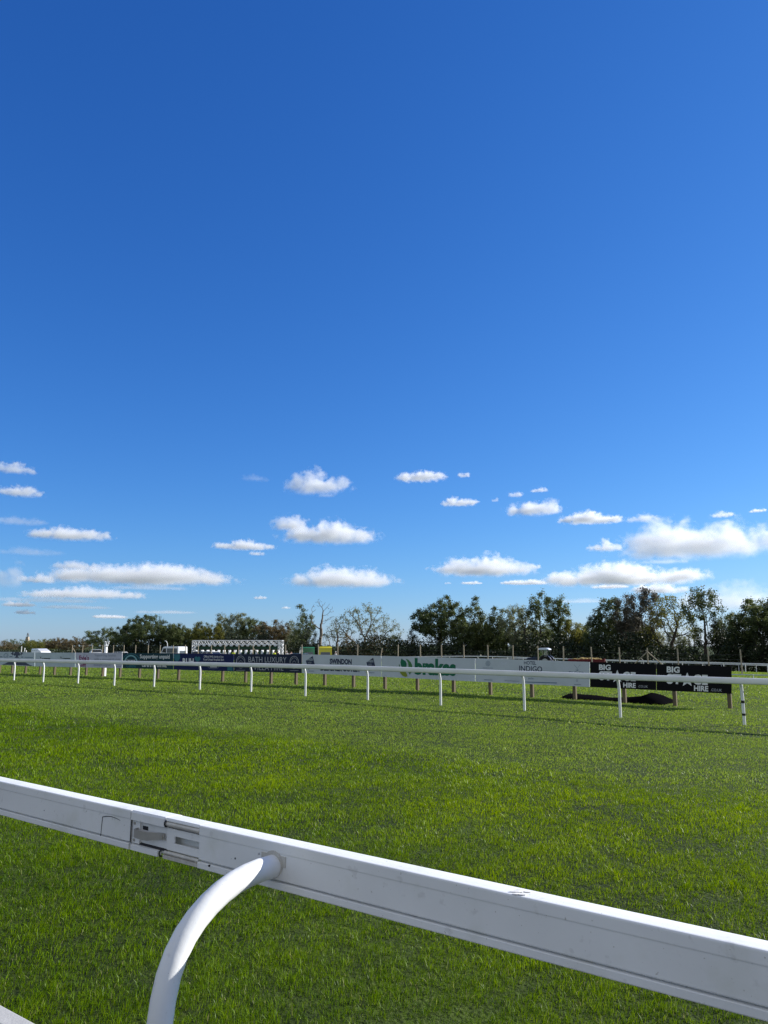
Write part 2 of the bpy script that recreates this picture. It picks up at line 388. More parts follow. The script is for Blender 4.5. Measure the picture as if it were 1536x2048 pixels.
    for i, (s, d) in enumerate(path):
        a = path[max(0,i-1)]; c2 = path[min(len(path)-1,i+1)]
        tx, ty = c2[0]-a[0], c2[1]-a[1]; l = math.hypot(tx, ty); nx, ny = -ty/l*.0016, tx/l*.0016
        w = .0155 if i < 5 else .0125
        rings.append([FP(s+nx,d+ny,hh[i]-w)-o, FP(s+nx,d+ny,hh[i]+w)-o, FP(s-nx,d-ny,hh[i]+w)-o, FP(s-nx,d-ny,hh[i]-w)-o])
    b.loft(rings); la = b.build('latch', M['strap'], root, smooth=True)
    b = MB(); b.tube([FP(2.524,.009,-.068)-o, FP(2.524,.002,-.068)-o], .006, 10); b.build('bolt', M['strap'], la)
    # leg
    pts = [(2.024,.9824,LS),(1.96,.983,LS),(1.90,.979,LS),(1.845,.970,LS),(1.794,.955,LS),(1.742,.932,LS),(1.695,.903,LS),(1.655,.868,LS),(1.622,.825,LS),(1.598,.775,LS),(1.582,.715,LS),(1.573,.65,LS),(1.568,.58,LS),(1.566,.45,LS),(1.565,.2,LS),(1.565,.0,LS)]
    b = MB(); b.tube([P(d, s, z)-o for d, z, s in pts], .0368, 28)
    leg = b.build('leg', M['white'], root, smooth=True)
    b = MB(); b.tube([FP(LS,.004,-.0655)-o, FP(LS,-.004,-.0655)-o], .0425, 28)
    b.loft([ring([(.0030,-.036),(-.0022,-.036),(-.0022,-.070),(.0030,-.070)], s) for s in (LS-.056, LS+.056)])
    b.build('leg_collar', M['cream'], leg, smooth=True)
    b = MB(); b.sphere(FP(LS+.03,-.040,-.031)-o, (.004,.004,.004), 8, 6); b.build('rivet', M['strap'], leg)
    b = MB(); b.tube([P(1.565,LS,gz(*P(1.565,LS)[:2])+.075)-o, P(1.565,LS,gz(*P(1.565,LS)[:2])+.085)-o], .075, 24)
    b.build('foot_plate', M['strap'], leg)
    # marks: drill holes, a hook-shaped cut, a scuff on the top
    for px, py, r in ((470,1717,.0035),(88,1621,.0024),(160,1648,.0012),(172,1623,.0012),(893,1757,.0018)):
        s, z = on_d(px, py, D0); h = z-EYE*0-(1.05+(s-S0)*FT)
        if px == 893: continue
        b = MB(); b.tube([FP(s,.0030,h)-o, FP(s,.0004,h)-o], r, 10); b.build('drill_hole', M['dark'], right if px == 470 else left)
    b = MB(); pp = []
    for px, py in ((201,1672),(203,1652),(205,1634),(212,1632.5),(222,1633),(233,1637),(240,1641)):
        s, z = on_d(px, py, D0); pp.append(FP(s,.0008,z-(1.05+(s-S0)*FT))-o)
    b.tube(pp, [.0014,.0016,.002,.0018,.0014,.001,.0008], 6); b.build('hook_shaped_cut', M['dark'], left)
    s, z = on_d(421, 1731, D0); b = MB(); b.sphere(FP(s, -.0045, z-(1.05+(s-S0)*FT))-o, (.006,.003,.004), 8, 6); b.build('clip', M['dark'], right)
    for px, py in ((219,1602.5),(315,1624)):
        s, z = on_d(px, py, D0+.084); b = MB(); b.sphere(FP(s, .083, -.001)-o, (.006,.004,.003), 7, 5); b.build('chipped_edge', M['dark'], left if px < 250 else sleeve)
    b = MB()
    rg = random.Random(3)
    for i in range(9):
        s = on_d(1040, 1786, D0+.04)[0]+rg.gauss(0,.016)-.03; d = .03+rg.gauss(0,.011)
        c0 = FP(s+.03, d, .0068)-o; b.sphere(c0, (.007+rg.random()*.010, .004+rg.random()*.004, .0007), 8, 4)
    b.build('scuff', mat('grey_scuff', (.73,.73,.72), .7, .2, var=.15, scale=60), right, smooth=True)
    return root
fg_rail()

# ------------------------------------------------------------------ running rails across the course
def smooth_series(f, s0, s1, step):
    return [(s0+(s1-s0)*i/max(1, round((s1-s0)/step)), ) for i in range(round((s1-s0)/step)+1)]
def far_rail(D, top, s0, s1, posts, label, w=.09, h=.142, rad=.034, striped=None, k=10, lean=.16, step=2.5):
    b0 = P(D, posts[0]); base = Vector((b0.x, b0.y, gz(b0.x, b0.y)))
    root = empty('running_rail', base, label, 'rail', 'running rails of the course')
    b = MB(); rings = []; n = int((s1-s0)/step)+1
    prof = [(w*.5*math.copysign(abs(math.cos(t))**.6, math.cos(t)), h*.5*math.copysign(abs(math.sin(t))**.75, math.sin(t))) for t in [2*math.pi*i/16 for i in range(16)]]
    for i in range(n+1):
        s = s0+(s1-s0)*i/n; zt = top(s)
        rings.append([P(D+d, s, zt-h/2+e)-base for d, e in prof])
    b.loft(rings); b.build('rail_beam', M['white_far'], root, smooth=True)
    cache = {}
    for i, s in enumerate(posts):
        g = P(D+lean, s); g.z = gz(g.x, g.y); zt = top(s)-h*.55-g.z
        key = round(zt*25) if striped is None or i != striped else 'striped'
        if key not in cache:
            b = MB(); q = lambda t: N*t
            pts = [(0,-.05),(0,zt*.35),(0,zt*.62),(-.012,zt*.78),(-.045,zt*.90),(-.095,zt*.975),(-lean+.02,zt)]
            b.tube([Vector((N[0]*d, N[1]*d, z)) for d, z in pts], rad, k)
            cache[key] = b.mesh('post', M['white_far'], smooth=True)
        po = link('post', cache[key], root, g-base)
        if key == 'striped':
            for z0, z1 in ((.20,.25),(.47,.53),(.70,.745)):
                b = MB(); b.tube([(0,0,z0),(0,0,z1)], rad+.004, 16); b.build('black_band', M['black'], po)
            po['label'] = 'white rail post with three black bands'
    return root
_rs = [-10,0,3.8,6.56,16.74,34.4,60]; _rt = [.95,.975,.998,1.026,1.126,1.10,1.12]
def top1(s): return float(np.interp(s, _gs, _gt))
_gs = np.linspace(-10, 60, 141); _gt = np.interp(_gs, _rs, _rt)
_gt = np.convolve(np.pad(_gt, 8, mode='edge'), np.ones(17)/17, mode='valid')
posts1 = [on_d(x, 1400, 18.95)[0] for x in (1485,1239,1048,881,735,610,501,398,306,226,153,83,24)]
posts1 = posts1+[posts1[-1]+2.55*i for i in (1,2,3)]
far_rail(18.8, top1, -6, 46, [posts1[0]-2.6*2, posts1[0]-2.6]+posts1, 'white running rail across the turf with twelve plain posts and one banded post', striped=2, k=12)
def rail_top(D, hh):
    def f(s):
        p = P(D, s); return gz(p.x, p.y)+hh
    return f
def seq(a, b, step): return [a+step*i for i in range(int((b-a)/step)+1)]
far_rail(104.5, rail_top(104.5, 1.10), 12, 150, seq(13.2, 150, 2.5), 'distant white running rail, nearer of the pair behind the hoardings', k=6, rad=.05)
far_rail(131.0, rail_top(131, 1.10), 18, 160, seq(19.4, 160, 2.5), 'distant white running rail below the trees, farther of the pair', k=6, rad=.05)
# ------------------------------------------------------------------ advertising hoardings
DB = 23.55
def Tpx(x): return float(np.interp(x, [-5,0,70,180,245,347,466,604,760,945,1180,1315,1463], [1303.2,1303.4,1305,1305.4,1306,1306.4,1308,1308.8,1311.8,1316.4,1324,1328.2,1333]))
def Bpx(x): return float(np.interp(x, [-5,0,70,130,180,245,347,360,466,580,604,760,980,1180,1315,1463], [1329.5,1329.7,1332.7,1334,1335,1336.2,1339,1339.6,1342.6,1345.6,1346.2,1353.5,1364.5,1374,1380.5,1387.7]))
post_px = [(1463.6,1416.8),(1350.6,1410),(1249.4,1403),(1150,1397),(1064.6,1395),(981,1390),(907.6,1385.7),(835,1380),(770,1375),(707,1372.8),(649.5,1371),(592,1367.5),(542,1365),(491,1365),(445,1364),(400,1362.5),(357,1361),(315.6,1359.6),(278.6,1357.6),(239.6,1356.5),(205,1354.5),(172,1353),(140.6,1352.6),(108.6,1352.4),(79.4,1350.5),(51,1348),(24,1347),(-1,1346)]
def BP(px, py, d=0.0):
    """a point of the hoardings' face, d metres proud of it"""
    s, z = on_d(px, py, DB)
    return P(DB-d, s, z)
def txt_mesh(body, bold=0.0, shear=0.0):
    cu = bpy.data.curves.new('t', 'FONT'); cu.body = body; cu.size = 1.0; cu.offset = bold; cu.shear = shear; cu.resolution_u = 3
    ob = bpy.data.objects.new('t', cu); COL.objects.link(ob)
    dg = bpy.context.evaluated_depsgraph_get()
    me = bpy.data.meshes.new_from_object(ob.evaluated_get(dg))
    bpy.data.objects.remove(ob); bpy.data.curves.remove(cu)
    v = [(a.co.x, a.co.y) for a in me.vertices]; f = [tuple(p.vertices) for p in me.polygons]
    bpy.data.meshes.remove(me); return v, f
class Face:
    """lettering and marks of one board, gathered per colour, each colour one mesh 4 mm proud of the panel"""
    def __init__(s, panel, origin): s.p = panel; s.o = origin; s.by = {}
    def _add(s, m, v, f, d):
        b = s.by.setdefault(m, MB()); i = len(b.v)
        b.v += [tuple(BP(x, y, d)-s.o) for x, y in v]; b.fs([tuple(i+j for j in q) for q in f])
    def text(s, m, body, x0, x1, y0, y1, bold=0.0, d=.004, shear=0.0):
        """y0, y1: top and bottom of the lettering at its middle; it follows the board's slope"""
        v, f = txt_mesh(body, bold, shear); v = np.array(v)
        lo, hi = v.min(0), v.max(0); xm = (x0+x1)/2
        k = ((y0+y1)/2-Tpx(xm))/(Bpx(xm)-Tpx(xm))
        out = []
        for a, c in v:
            x = x0+(a-lo[0])/(hi[0]-lo[0])*(x1-x0); t = (c-lo[1])/(hi[1]-lo[1])
            off = (Tpx(x)-Tpx(xm))*(1-k)+(Bpx(x)-Bpx(xm))*k
            out.append((x, y1+(y0-y1)*t+off))
        s._add(m, out, f, d)
    def poly(s, m, pts, d=.004):
        s._add(m, pts, [tuple(range(len(pts)))], d)
    def bar(s, m, x0, x1, y0, y1, d=.004):
        sl = (Tpx(x1)-Tpx(x0))
        s.poly(m, [(x0,y1),(x1,y1+sl),(x1,y0+sl),(x0,y0)], d)
    def ring(s, m, cx, cy, rx, ry, w, a0=0, a1=360, n=24, d=.004):
        out = []; f = []
        for i in range(n+1):
            a = R(a0+(a1-a0)*i/n)
            out += [(cx+rx*math.cos(a), cy-ry*math.sin(a)), (cx+(rx-w)*math.cos(a), cy-(ry-w)*math.sin(a))]
        f = [(2*i, 2*i+1, 2*i+3, 2*i+2) for i in range(n)]
        s._add(m, out, f, d)
    def disc(s, m, cx, cy, rx, ry, n=16, d=.004):
        s.poly(m, [(cx+rx*math.cos(2*math.pi*i/n), cy-ry*math.sin(2*math.pi*i/n)) for i in range(n)], d)
    def done(s):
        for m, b in s.by.items(): b.build('lettering', M[m], s.p)
def board(x0, x1, m, label):
    posts = [q for q in post_px if x0 < q[0] <= x1+1]
    g = posts[0]; s, z = on_d(g[0], g[1], DB+.06); base = P(DB+.06, s, z)
    root = empty('hoarding', base, label, 'advertising board', 'advertising boards along the course')
    b = MB(); rings = []; n = 7
    for i in range(n):
        x = x0+.35+(x1-x0-.7)*i/(n-1)
        rings.append([BP(x, Bpx(x))-base, BP(x, Tpx(x))-base, BP(x, Tpx(x), -.018)-base, BP(x, Bpx(x), -.018)-base])
    b.loft(rings); pan = b.build('panel', M[m], root)
    for px, py in posts:
        s, z = on_d(px, py, DB+.07); q = P(DB+.07, s, z)
        zt = BP(px, Tpx(px)).z-.01
        q.z = min(q.z, gz(q.x, q.y)+.02)
        b = MB(); w = .052
        end = px > 1460
        c = [(-U*w-N*.05), (U*w-N*.05), (U*w+N*.05), (-U*w+N*.05)]
        b.loft([[Vector(a)+Vector((0,0,e)) for a in c] for e in (-.12, zt-q.z)])
        sh = Vector(U)*(.04 if end else 0)
        b.build('post', M['wood'], root, bevel=.006, loc=q-base+sh)
    return Face(pan, base), root

f, _ = board(-5, 69.7, 'b_pale', 'pale hoarding with dark spiky crest over a low hill at the far end')
f.text('i_blue', 'Cli', 7.5, 17.5, 1306.5, 1315, 0, shear=.3)
f.bar('i_blue', -3, 5, 1312.6, 1314.3); f.bar('i_blue', 19, 25, 1312.4, 1314.2)
f.poly('i_crest', [(21,1308.4),(25.5,1303.8),(27.5,1304.6),(26.6,1308.2),(29,1306.5),(30,1304),(38,1304),(39.5,1307),(42,1308.4),(41,1304.4),(44,1304.2),(46.8,1308.8),(44,1307.8),(42.6,1311.6),(40.6,1308.8),(38.6,1312),(36.6,1310.4),(35.8,1313.2),(39,1315.6),(29,1315.6),(32,1313),(31.4,1310.6),(28.8,1311.8),(27,1309),(25.2,1311.2),(23.4,1308.2)])
f.poly('i_crest', [(4,1329.4),(12,1326.4),(17,1323.6),(22,1321.4),(30,1320.8),(40,1320.8),(47,1322.4),(53,1326),(60,1330),(66,1332.0),(45,1330.6),(20,1329.8)])
f.bar('i_blue', 42, 47, 1313.2, 1315); f.bar('i_blue', 49, 66, 1313.8, 1315.2)
f.done()
f, _ = board(70, 150.5, 'b_pale', 'pale hoarding with two small repeated dark marks beside the crest board')
for x in (79.5, 120):
    f.poly('i_black', [(x,1312),(x+1.8,1314.2),(x+3.6,1313.6),(x+2.6,1315.4),(x+3.4,1317.8),(x+1.8,1317.2),(x+1.2,1315)])
    f.bar('i_black', x+8, x+21, 1316, 1317.8); f.bar('i_black', x+5, x+7.4, 1316.2, 1317.6)
    f.bar('i_blue', x+10, x+21, 1323.4, 1325)
f.done()
f, _ = board(151, 244.5, 'b_lilac', 'lilac grey hoarding with plum lettering on two lines')
f.text('i_plum', "Evie's", 158.5, 178, 1310.6, 1320.6, .03); f.text('i_plum', 'Gift', 158.5, 172.5, 1325, 1333.4, .035)
f.text('i_slate', 'Supporting families', 189.5, 232, 1307.8, 1314.4, .0); f.text('i_slate', 'with a seriously ill child', 188.5, 240, 1316.2, 1321.6)
f.text('i_slate', 'eviesgift.org.uk', 187.5, 221, 1327.6, 1333.2); f.ring('i_slate', 169, 1309.3, 1.6, 1.6, .5); f.bar('i_slate', 229, 242, 1331.8, 1332.8)
f.done()
f, _ = board(245, 346.5, 'b_teal', 'dark teal hoarding with a pale arch emblem and white wording')
f.ring('i_palearc', 262, 1325, 13.4, 15, 2.6, 12, 168, 28); f.ring('i_teal', 262.5, 1325.5, 18.5, 18.6, 1.2, 20, 160, 28)
f.text('i_white', "Carers'", 250, 272, 1317.6, 1323.5); f.text('i_teal', 'Centre', 253, 271.5, 1328, 1335.2, .02)
f.text('i_white', 'Supporting unpaid', 280, 339.5, 1308.8, 1319.4, .02); f.text('i_white', 'carers to thrive.', 284, 333.5, 1325.6, 1334.2, .02)
f.done()
f, _ = board(347, 467.5, 'b_navy', 'deep blue hoarding with a teal heart beside white capitals')
f.poly('i_teal', [(348,1308.4),(360,1308.6),(360.5,1316),(358,1320.5),(354,1323),(350,1320.6),(348,1316)])
f.text('i_white', 'RUH', 365.5, 387.5, 1316.6, 1329, .03)
f.poly('i_teal', [(395,1325.5),(389.6,1318.6),(389.2,1315),(391.6,1312.8),(394,1313.4),(395.2,1315),(396.6,1313.4),(399,1313),(401.2,1315.4),(400.8,1319)])
f.text('i_white', 'Official NHS charity of the', 408, 447, 1311, 1316.8); f.text('i_white', 'Royal United Hospitals Bath', 407, 448, 1317, 1322.6)
f.ring('i_slate', 427, 1333.5, 11, 4.4, .8); f.bar('i_white', 420, 434, 1333, 1334.6)
f.poly('i_teal', [(455,1334),(459,1332.6),(465,1334.2),(465.5,1341.4),(455,1341)])
f.done()
f, _ = board(468, 603.5, 'b_navy_grey', 'navy hoarding with silver serif style capitals between two arch emblems')
for x in (481.5, 588.5):
    dy = Tpx(x)-1308
    f.ring('i_silver', x, 1321+dy, 8.4, 9.6, .9, 8, 172, 24); f.ring('i_silver', x, 1322+dy, 6.2, 7.4, .6, 10, 170, 20)
    for k in (-8.2, 8.2): f.bar('i_silver', x+k-.6, x+k+.6, 1318.4+dy, 1325.4+dy)
    for k in range(-2, 3): f.disc('i_silver', x+k*1.5, 1323.5+dy-(2-abs(k))*1.4, .6, .7, 6)
    f.bar('i_silver', x-9, x+9, 1340+dy, 1340.7+dy); f.ring('i_silver', x, 1335+dy, 3, 2, .6, 180, 360)
f.text('i_silver', 'BATH LUXURY', 497, 573, 1313.8, 1325, .0); f.text('i_silver', 'VILLA HIRE', 507, 567, 1329, 1340.6, -.008)
f.done()
f, _ = board(604, 762.5, 'b_white', 'pale grey hoarding with navy wording between two tilted navy squares')
f.text('i_navy', 'SWINDON', 659.5, 703.5, 1317.6, 1328.6, .05); f.text('i_navy', 'DESIGNER OUTLET', 641, 721, 1331.5, 1342.8, .05)
for x, dy in ((620.5, 0), (741.5, 3.4)):
    f.poly('i_navy', [(x-8.6,1321.4+dy),(x+5,1312+dy),(x+9.6,1331+dy),(x-3.6,1339.4+dy)])
    f.text('b_pale', 'SWINDON', x-6.5, x+5.5, 1316.6+dy, 1321.4+dy, .02, d=.007); f.text('b_pale', 'OUTLET', x-4.6, x+2.5, 1324+dy, 1327+dy, .0, d=.007)
    f.bar('i_slate', x-3.5, x+7.5, 1341.4+dy, 1342.6+dy)
f.done()
f, _ = board(763, 950.5, 'b_white', 'pale grey hoarding with green leaf emblem and large green lower case word')
f.poly('i_green', [(803,1317),(806.5,1319.4),(811,1322),(813.4,1327),(813,1334),(811.5,1339),(806,1337),(801.8,1331),(801,1324)])
f.poly('i_leaf', [(811.4,1317.2),(817,1319.6),(822,1325),(824.6,1331.4),(824.6,1338),(822,1345),(819.6,1350),(815.4,1341),(817,1333),(816.4,1326),(813,1320)])
f.poly('i_lime', [(798.4,1336),(804,1339),(810,1342),(814,1348),(815,1352.6),(811,1354),(805,1351.6),(800.4,1346),(798.2,1340)])
f.poly('i_leaf', [(798,1327),(800,1331),(799.6,1334),(798,1332)])
f.text('i_green', 'brakes', 829.5, 912, 1317.4, 1351, .05)
f.disc('i_black', 950-2, 1365-1, .9, .9); f.done()
f, _ = board(951, 1179.5, 'b_white', 'pale grey hoarding with thin navy hotel wording on two lines')
for k in range(8): f.ring('i_blue', 976+3.4*math.cos(k*math.pi/4), 1327+3.8*math.sin(k*math.pi/4), 1.7, 1.8, .55, n=10)
f.disc('i_blue', 976, 1327, .8, .9); f.bar('i_slate', 966, 986, 1335.2, 1336)
f.text('i_navy', 'HOTEL', 1048, 1072.5, 1322.4, 1329.4, .014); f.text('i_navy', 'INDIGO', 1038.5, 1084.5, 1332, 1343, .014)
f.text('i_blue', 'BATH', 1057, 1066.5, 1355.2, 1358.6); f.text('i_blue', 'www.hotelindigobath.com', 1009, 1038.5, 1360.4, 1363.4)
f.bar('i_blue', 1050, 1114, 1363, 1364.8); f.bar('i_blue', 968, 985, 1359, 1360.2)
for k in (-1, 1): f.poly('i_blue', [(1154.4-6.4*k,1329.6),(1154.4-5.8*k,1329.4),(1154.6+3.6*k,1341),(1154.0+3.6*k,1341.2)][::1 if k > 0 else -1])
f.disc('i_blue', 1154.5, 1340.6, 1.5, 1.2); f.text('i_slate', 'ELDER', 1138, 1169, 1343, 1352, .0)
f.ring('i_slate', 1154, 1361, 1.8, 2.2, .7); f.bar('i_slate', 1148, 1162, 1368.2, 1369.2)
f.ring('i_fade', 1008, 1322, 6, 7, 1.4, 200, 340); f.ring('i_fade', 1132, 1326, 9, 12, 1.2, 190, 330)
f.done()
for x0, x1, lab, q in ((1180, 1312.5, 'black hoarding with white stage hire wording, joined to the pale board', (1198,1221.5,1329,1340.4,1198,1271.5,1343,1361.4,1246.5,1271.5,1365.6,1375.4,1276,1296,1370.6,1375.2)),
                       (1313, 1463.5, 'black hoarding with white stage hire wording at the open end of the row', (1333.5,1359.5,1333,1345.4,1333.5,1415.5,1348.4,1369,1388,1416.5,1371.4,1382.4,1421.5,1444,1377.4,1382.8))):
    f, _ = board(x0, x1, 'b_black', lab)
    f.text('i_white', 'BIG', *q[0:4], .04); a, b_, c, d_ = q[4:8]; w = b_-a
    sl = Tpx(b_)-Tpx(a)
    f.text('i_white', 'ST', a, a+w*.355, c-sl*.3, d_-sl*.3, .04)
    f.text('i_white', 'GE', a+w*.64, b_, c+sl*.3, d_+sl*.3, .04)
    cx, cy, r1 = a+w*.50, (c+d_)/2+1.0, w*.185
    f.poly('i_white', [(cx+(r1 if i % 2 == 0 else r1*.44)*math.sin(i*math.pi/5), cy-(r1 if i % 2 == 0 else r1*.44)*1.0*math.cos(i*math.pi/5)) for i in range(10)])
    f.text('i_white', 'HIRE', *q[8:12], .04); f.text('i_silver', '.CO.UK', *q[12:16], .01)
    f.done()

# ------------------------------------------------------------------ black sheeted heap behind the boards
def heap():
    base = P(24.15, on_d(1235, 1402, 24.15)[0]); base.z = gz(base.x, base.y)
    sL, sR = on_d(1131, 1397, 24.15)[0], on_d(1337, 1405, 24.15)[0]
    n, m = 40, 13; rings = []
    for i in range(n+1):
        t = i/n; s = sL+(sR-sL)*t
        px = 1131+206*t
        hgt = float(np.interp(px, [1130,1134,1150,1180,1205,1232,1255,1285,1302,1316,1332,1337], [.10,.15,.15,.12,.09,.10,.14,.22,.33,.27,.15,.05]))
        wid = .62+.10*math.sin(t*9)
        ring = []
        for j in range(m):
            a = math.pi*j/(m-1)
            d = -math.cos(a)*wid; e = max(0.0, math.sin(a))**.7*hgt
            e += .018*mnoise.noise(Vector((s*2.2, d*5, 1.3)))*(e > .02)
            d += .03*mnoise.noise(Vector((s*1.7, 4.0, a)))
            p = P(24.35+d, s); ring.append((p.x-base.x, p.y-base.y, gz(p.x, p.y)-base.z-.02+e))
        rings.append(ring)
    b = MB(); b.loft(rings); o = b.build('sheeted_heap', M['tarp'], smooth=True, loc=base)
    tag(o, 'long low heap under black plastic sheeting behind the hoarding posts', 'tarpaulin')
heap()

# ------------------------------------------------------------------ white marker post with cut-out letters
def marker():
    s, z = on_d(208.5, 1355, 23.9); q = P(23.9, s); q.z = gz(q.x, q.y)
    root = empty('marker_post', q, 'white marker post with cut out letters on top behind the lilac board', 'marker post')
    zt = on_d(212, 1294, 23.9)[1]-q.z
    b = MB(); w = .072; c = [(-U*w-N*.05), (U*w-N*.05), (U*w+N*.05), (-U*w+N*.05)]
    b.loft([[Vector(a)+Vector((0,0,e)) for a in c] for e in (-.1, zt)])
    b.build('post', M['white_far'], root, bevel=.008)
    m0 = zt+.02; H = .27; b = MB()
    def stroke(pts, y=0):
        front = [Vector((-U[0]*x, -U[1]*x, m0+v))-Vector(N)*.012 for x, v in pts]
        back = [p+Vector(N)*.024 for p in front]
        b.loft([front, back])
    stroke([(-.17,0),(-.09,0),(.07,H),(-.01,H)]); stroke([(.02,0),(.10,0),(-.08,H),(-.16,H)])
    b.build('letter_cut_out', M['white_far'], root); b = MB()
    stroke([(.11,.03),(.16,.03),(.175,H*.5),(.225,H*.5),(.23,H*.5+.05),(.185,H*.5+.05),(.19,H-.05),(.265,H-.05),(.27,H),(.14,H)])
    b.build('letter_cut_out', M['white_far'], root)
marker()

# ------------------------------------------------------------------ tall post and wire fence
def fence():
    D = 62.0
    xs = [1481,1416,1355,1294.6,1238.6,1183,1126,1076,1025,975.5,928,883,841,795.6,759,715,675.5,637,604,571,539,506,477,449,422,396.5,371,346,320,296,271,248,226.6,205,184,165,144]
    ss = [on_d(x, 1300, D)[0] for x in xs]
    base = P(D, ss[0]); base.z = gz(base.x, base.y)
    root = empty('post_fence', base, 'long fence of tall thin timber posts strung with wire behind the hoardings', 'fence')
    tops = {}
    b = MB(); b.tube([(0,0,-.2),(0,0,1.0)], [.058,.052], 8); me = b.mesh('post', M['wood_old'], smooth=True)
    for i, (x, s) in enumerate(zip(xs, ss)):
        q = P(D, s); q.z = gz(q.x, q.y)
        yt = float(np.interp(x, [144,300,700,1000,1200,1481], [1290,1290,1289,1290,1294,1299]))
        if x == 759: yt = 1295.5
        zt = on_d(x, yt, D)[1]; tops[i] = zt
        o = link('post', me, root, q-base); o.scale = (1, 1, zt-q.z)
        if x == 759: o.rotation_euler = (0, R(9), 0); o['label'] = 'short leaning timber post'
        else: o.rotation_euler = (R(random.uniform(-1.2,1.2)), R(random.uniform(-1.2,1.2)), 0)
        if x in (1294.6, 506, 144):
            for sg in ((-1, 1) if x == 1294.6 else (-1,)):
                e = P(D+.05, s+sg*1.7); e.z = gz(e.x, e.y)
                b = MB(); b.tube([Vector((q.x, q.y, zt-.30))-base, e-base], .045, 6)
                b.build('brace', M['wood_old'], root)
    for hh in (.35,.7,1.05,1.4):
        b = MB(); pts = []
        for s in ss:
            q = P(D-.06, s); pts.append(Vector((q.x, q.y, gz(q.x, q.y)+hh))-base)
        b.tube(pts, .006, 3); b.build('wire', M['wire'], root)
fence()
def low_rail():
    D = 50
    s0, s1 = on_d(1560, 1349, D)[0], on_d(1455, 1347.4, D)[0]
    q = P(D, s0); q.z = gz(q.x, q.y)
    b = MB(); pts = [P(D, s0+(s1-s0)*t, on_d(1560-105*t, 1348.6-1.2*t, D)[1])-q for t in (-1, 0,.5,1, 2.5)]
    for p in pts: p.z = min(p.z, .25)
    root = empty('barrier_tape', q, 'thin pale barrier line low over the grass past the board end', 'barrier')
    b.tube(pts, .028, 6); b.build('tape', M['b_pale'], root)
    for p in pts[1:]:
        b = MB(); b.tube([(p.x,p.y,gz(p.x+q.x,p.y+q.y)-q.z-.05),(p.x,p.y,p.z+.05)], .02, 6); b.build('peg', M['white_far'], root)
low_rail()
# ------------------------------------------------------------------ vehicles
def wheel(parent, x, y, r, w, tm='tyre'):
    b = MB(); b.prism([(x+r*math.cos(2*math.pi*i/18), r+r*math.sin(2*math.pi*i/18)) for i in range(18)], y-w/2, y+w/2, 1)
    t = b.build('wheel', M[tm], parent, bevel=.03)
    b = MB(); sgn = 1 if y > 0 else -1
    b.prism([(x+r*.58*math.cos(2*math.pi*i/14), r+r*.58*math.sin(2*math.pi*i/14)) for i in range(14)], y+sgn*(w/2-.02), y+sgn*(w/2+.012), 1)
    b.build('rim', M['rim'], t)
def pane(root, name, m, pts):
    """a closed panel a little proud of the body; pts on its outer face, thickness inwards"""
    c = sum((Vector(p) for p in pts), Vector())/len(pts)
    nrm = (Vector(pts[1])-Vector(pts[0])).cross(Vector(pts[2])-Vector(pts[0])).normalized()
    b = MB(); b.loft([[Vector(p)-nrm*.012 for p in pts], [Vector(p)+nrm*.012 for p in pts]])
    return b.build(name, M[m], root)
def place(name, px, Y, heading, label, cat, group=None):
    x, y = gp(px, Y)
    return empty(name, (x, y, gz(x, y)), label, cat, group, rz=math.atan2(heading[1], heading[0]))
def van(px, Y, heading, label, cat, paint='carwhite', W_=2.0, Ln=5.4, Hh=2.45, win='van_glass', name='van', roofbar=None, wtop=.45, wbot=1.3):
    r = place(name, px, Y, heading, label, cat)
    h = Ln/2; g = .28
    prof = [(-h,g),(-h+.0,1.0),(-h+.08,Hh-.12),(-h+.25,Hh),(h-1.75,Hh),(h-1.35,Hh-.12),(h-.85,1.42),(h-.15,1.18),(h,.9),(h,g)]
    b = MB(); b.prism(prof, -W_/2, W_/2, 1); b.build('body', M[paint], r, bevel=.07, smooth=True)
    z0, z1 = 1.25, Hh-.32
    for sg in (-1, 1):
        y = sg*(W_/2+.006)
        pane(r, 'side_window', 'glass', [(h-1.05,y,1.4),(h-1.5,y,z1),(h-2.25,y,z1),(h-2.25,y,1.35)])
        pane(r, 'side_window', win, [(h-2.45,y,1.35),(h-2.45,y,z1),(-h+.35,y,z1),(-h+.35,y,1.35)])
        wheel(r, h-.95, sg*(W_/2-.13), .34, .24); wheel(r, -h+1.05, sg*(W_/2-.13), .34, .24)
    pane(r, 'rear_window', win, [(-h+.018,-W_/2+.25,wbot),(-h+.018,W_/2-.25,wbot),(-h+.05,W_/2-.30,Hh-wtop),(-h+.05,-W_/2+.30,Hh-wtop)])
    pane(r, 'windscreen', 'glass', [(h-.85+.02,-W_/2+.15,1.48),(h-.85+.02,W_/2-.15,1.48),(h-1.33,W_/2-.22,Hh-.22),(h-1.33,-W_/2+.22,Hh-.22)])
    for sg in (-1, 1):
        b = MB(); b.quadbox((-h-.015, sg*(W_/2-.1)-.06, .85), (-h+.03, sg*(W_/2-.1)+.06, 1.2)); b.build('tail_light', M['red'], r)
    b = MB(); b.quadbox((-h-.07,-W_/2+.05,.30),(-h+.05,W_/2-.05,.52)); b.build('bumper', M['dark'], r, bevel=.03)
    if roofbar:
        b = MB(); b.quadbox((-h+.3,-W_/2+.25,Hh+.003),(-h+.65,W_/2-.25,Hh+.13)); b.build('light_bar', M[roofbar], r, bevel=.03)
    return r
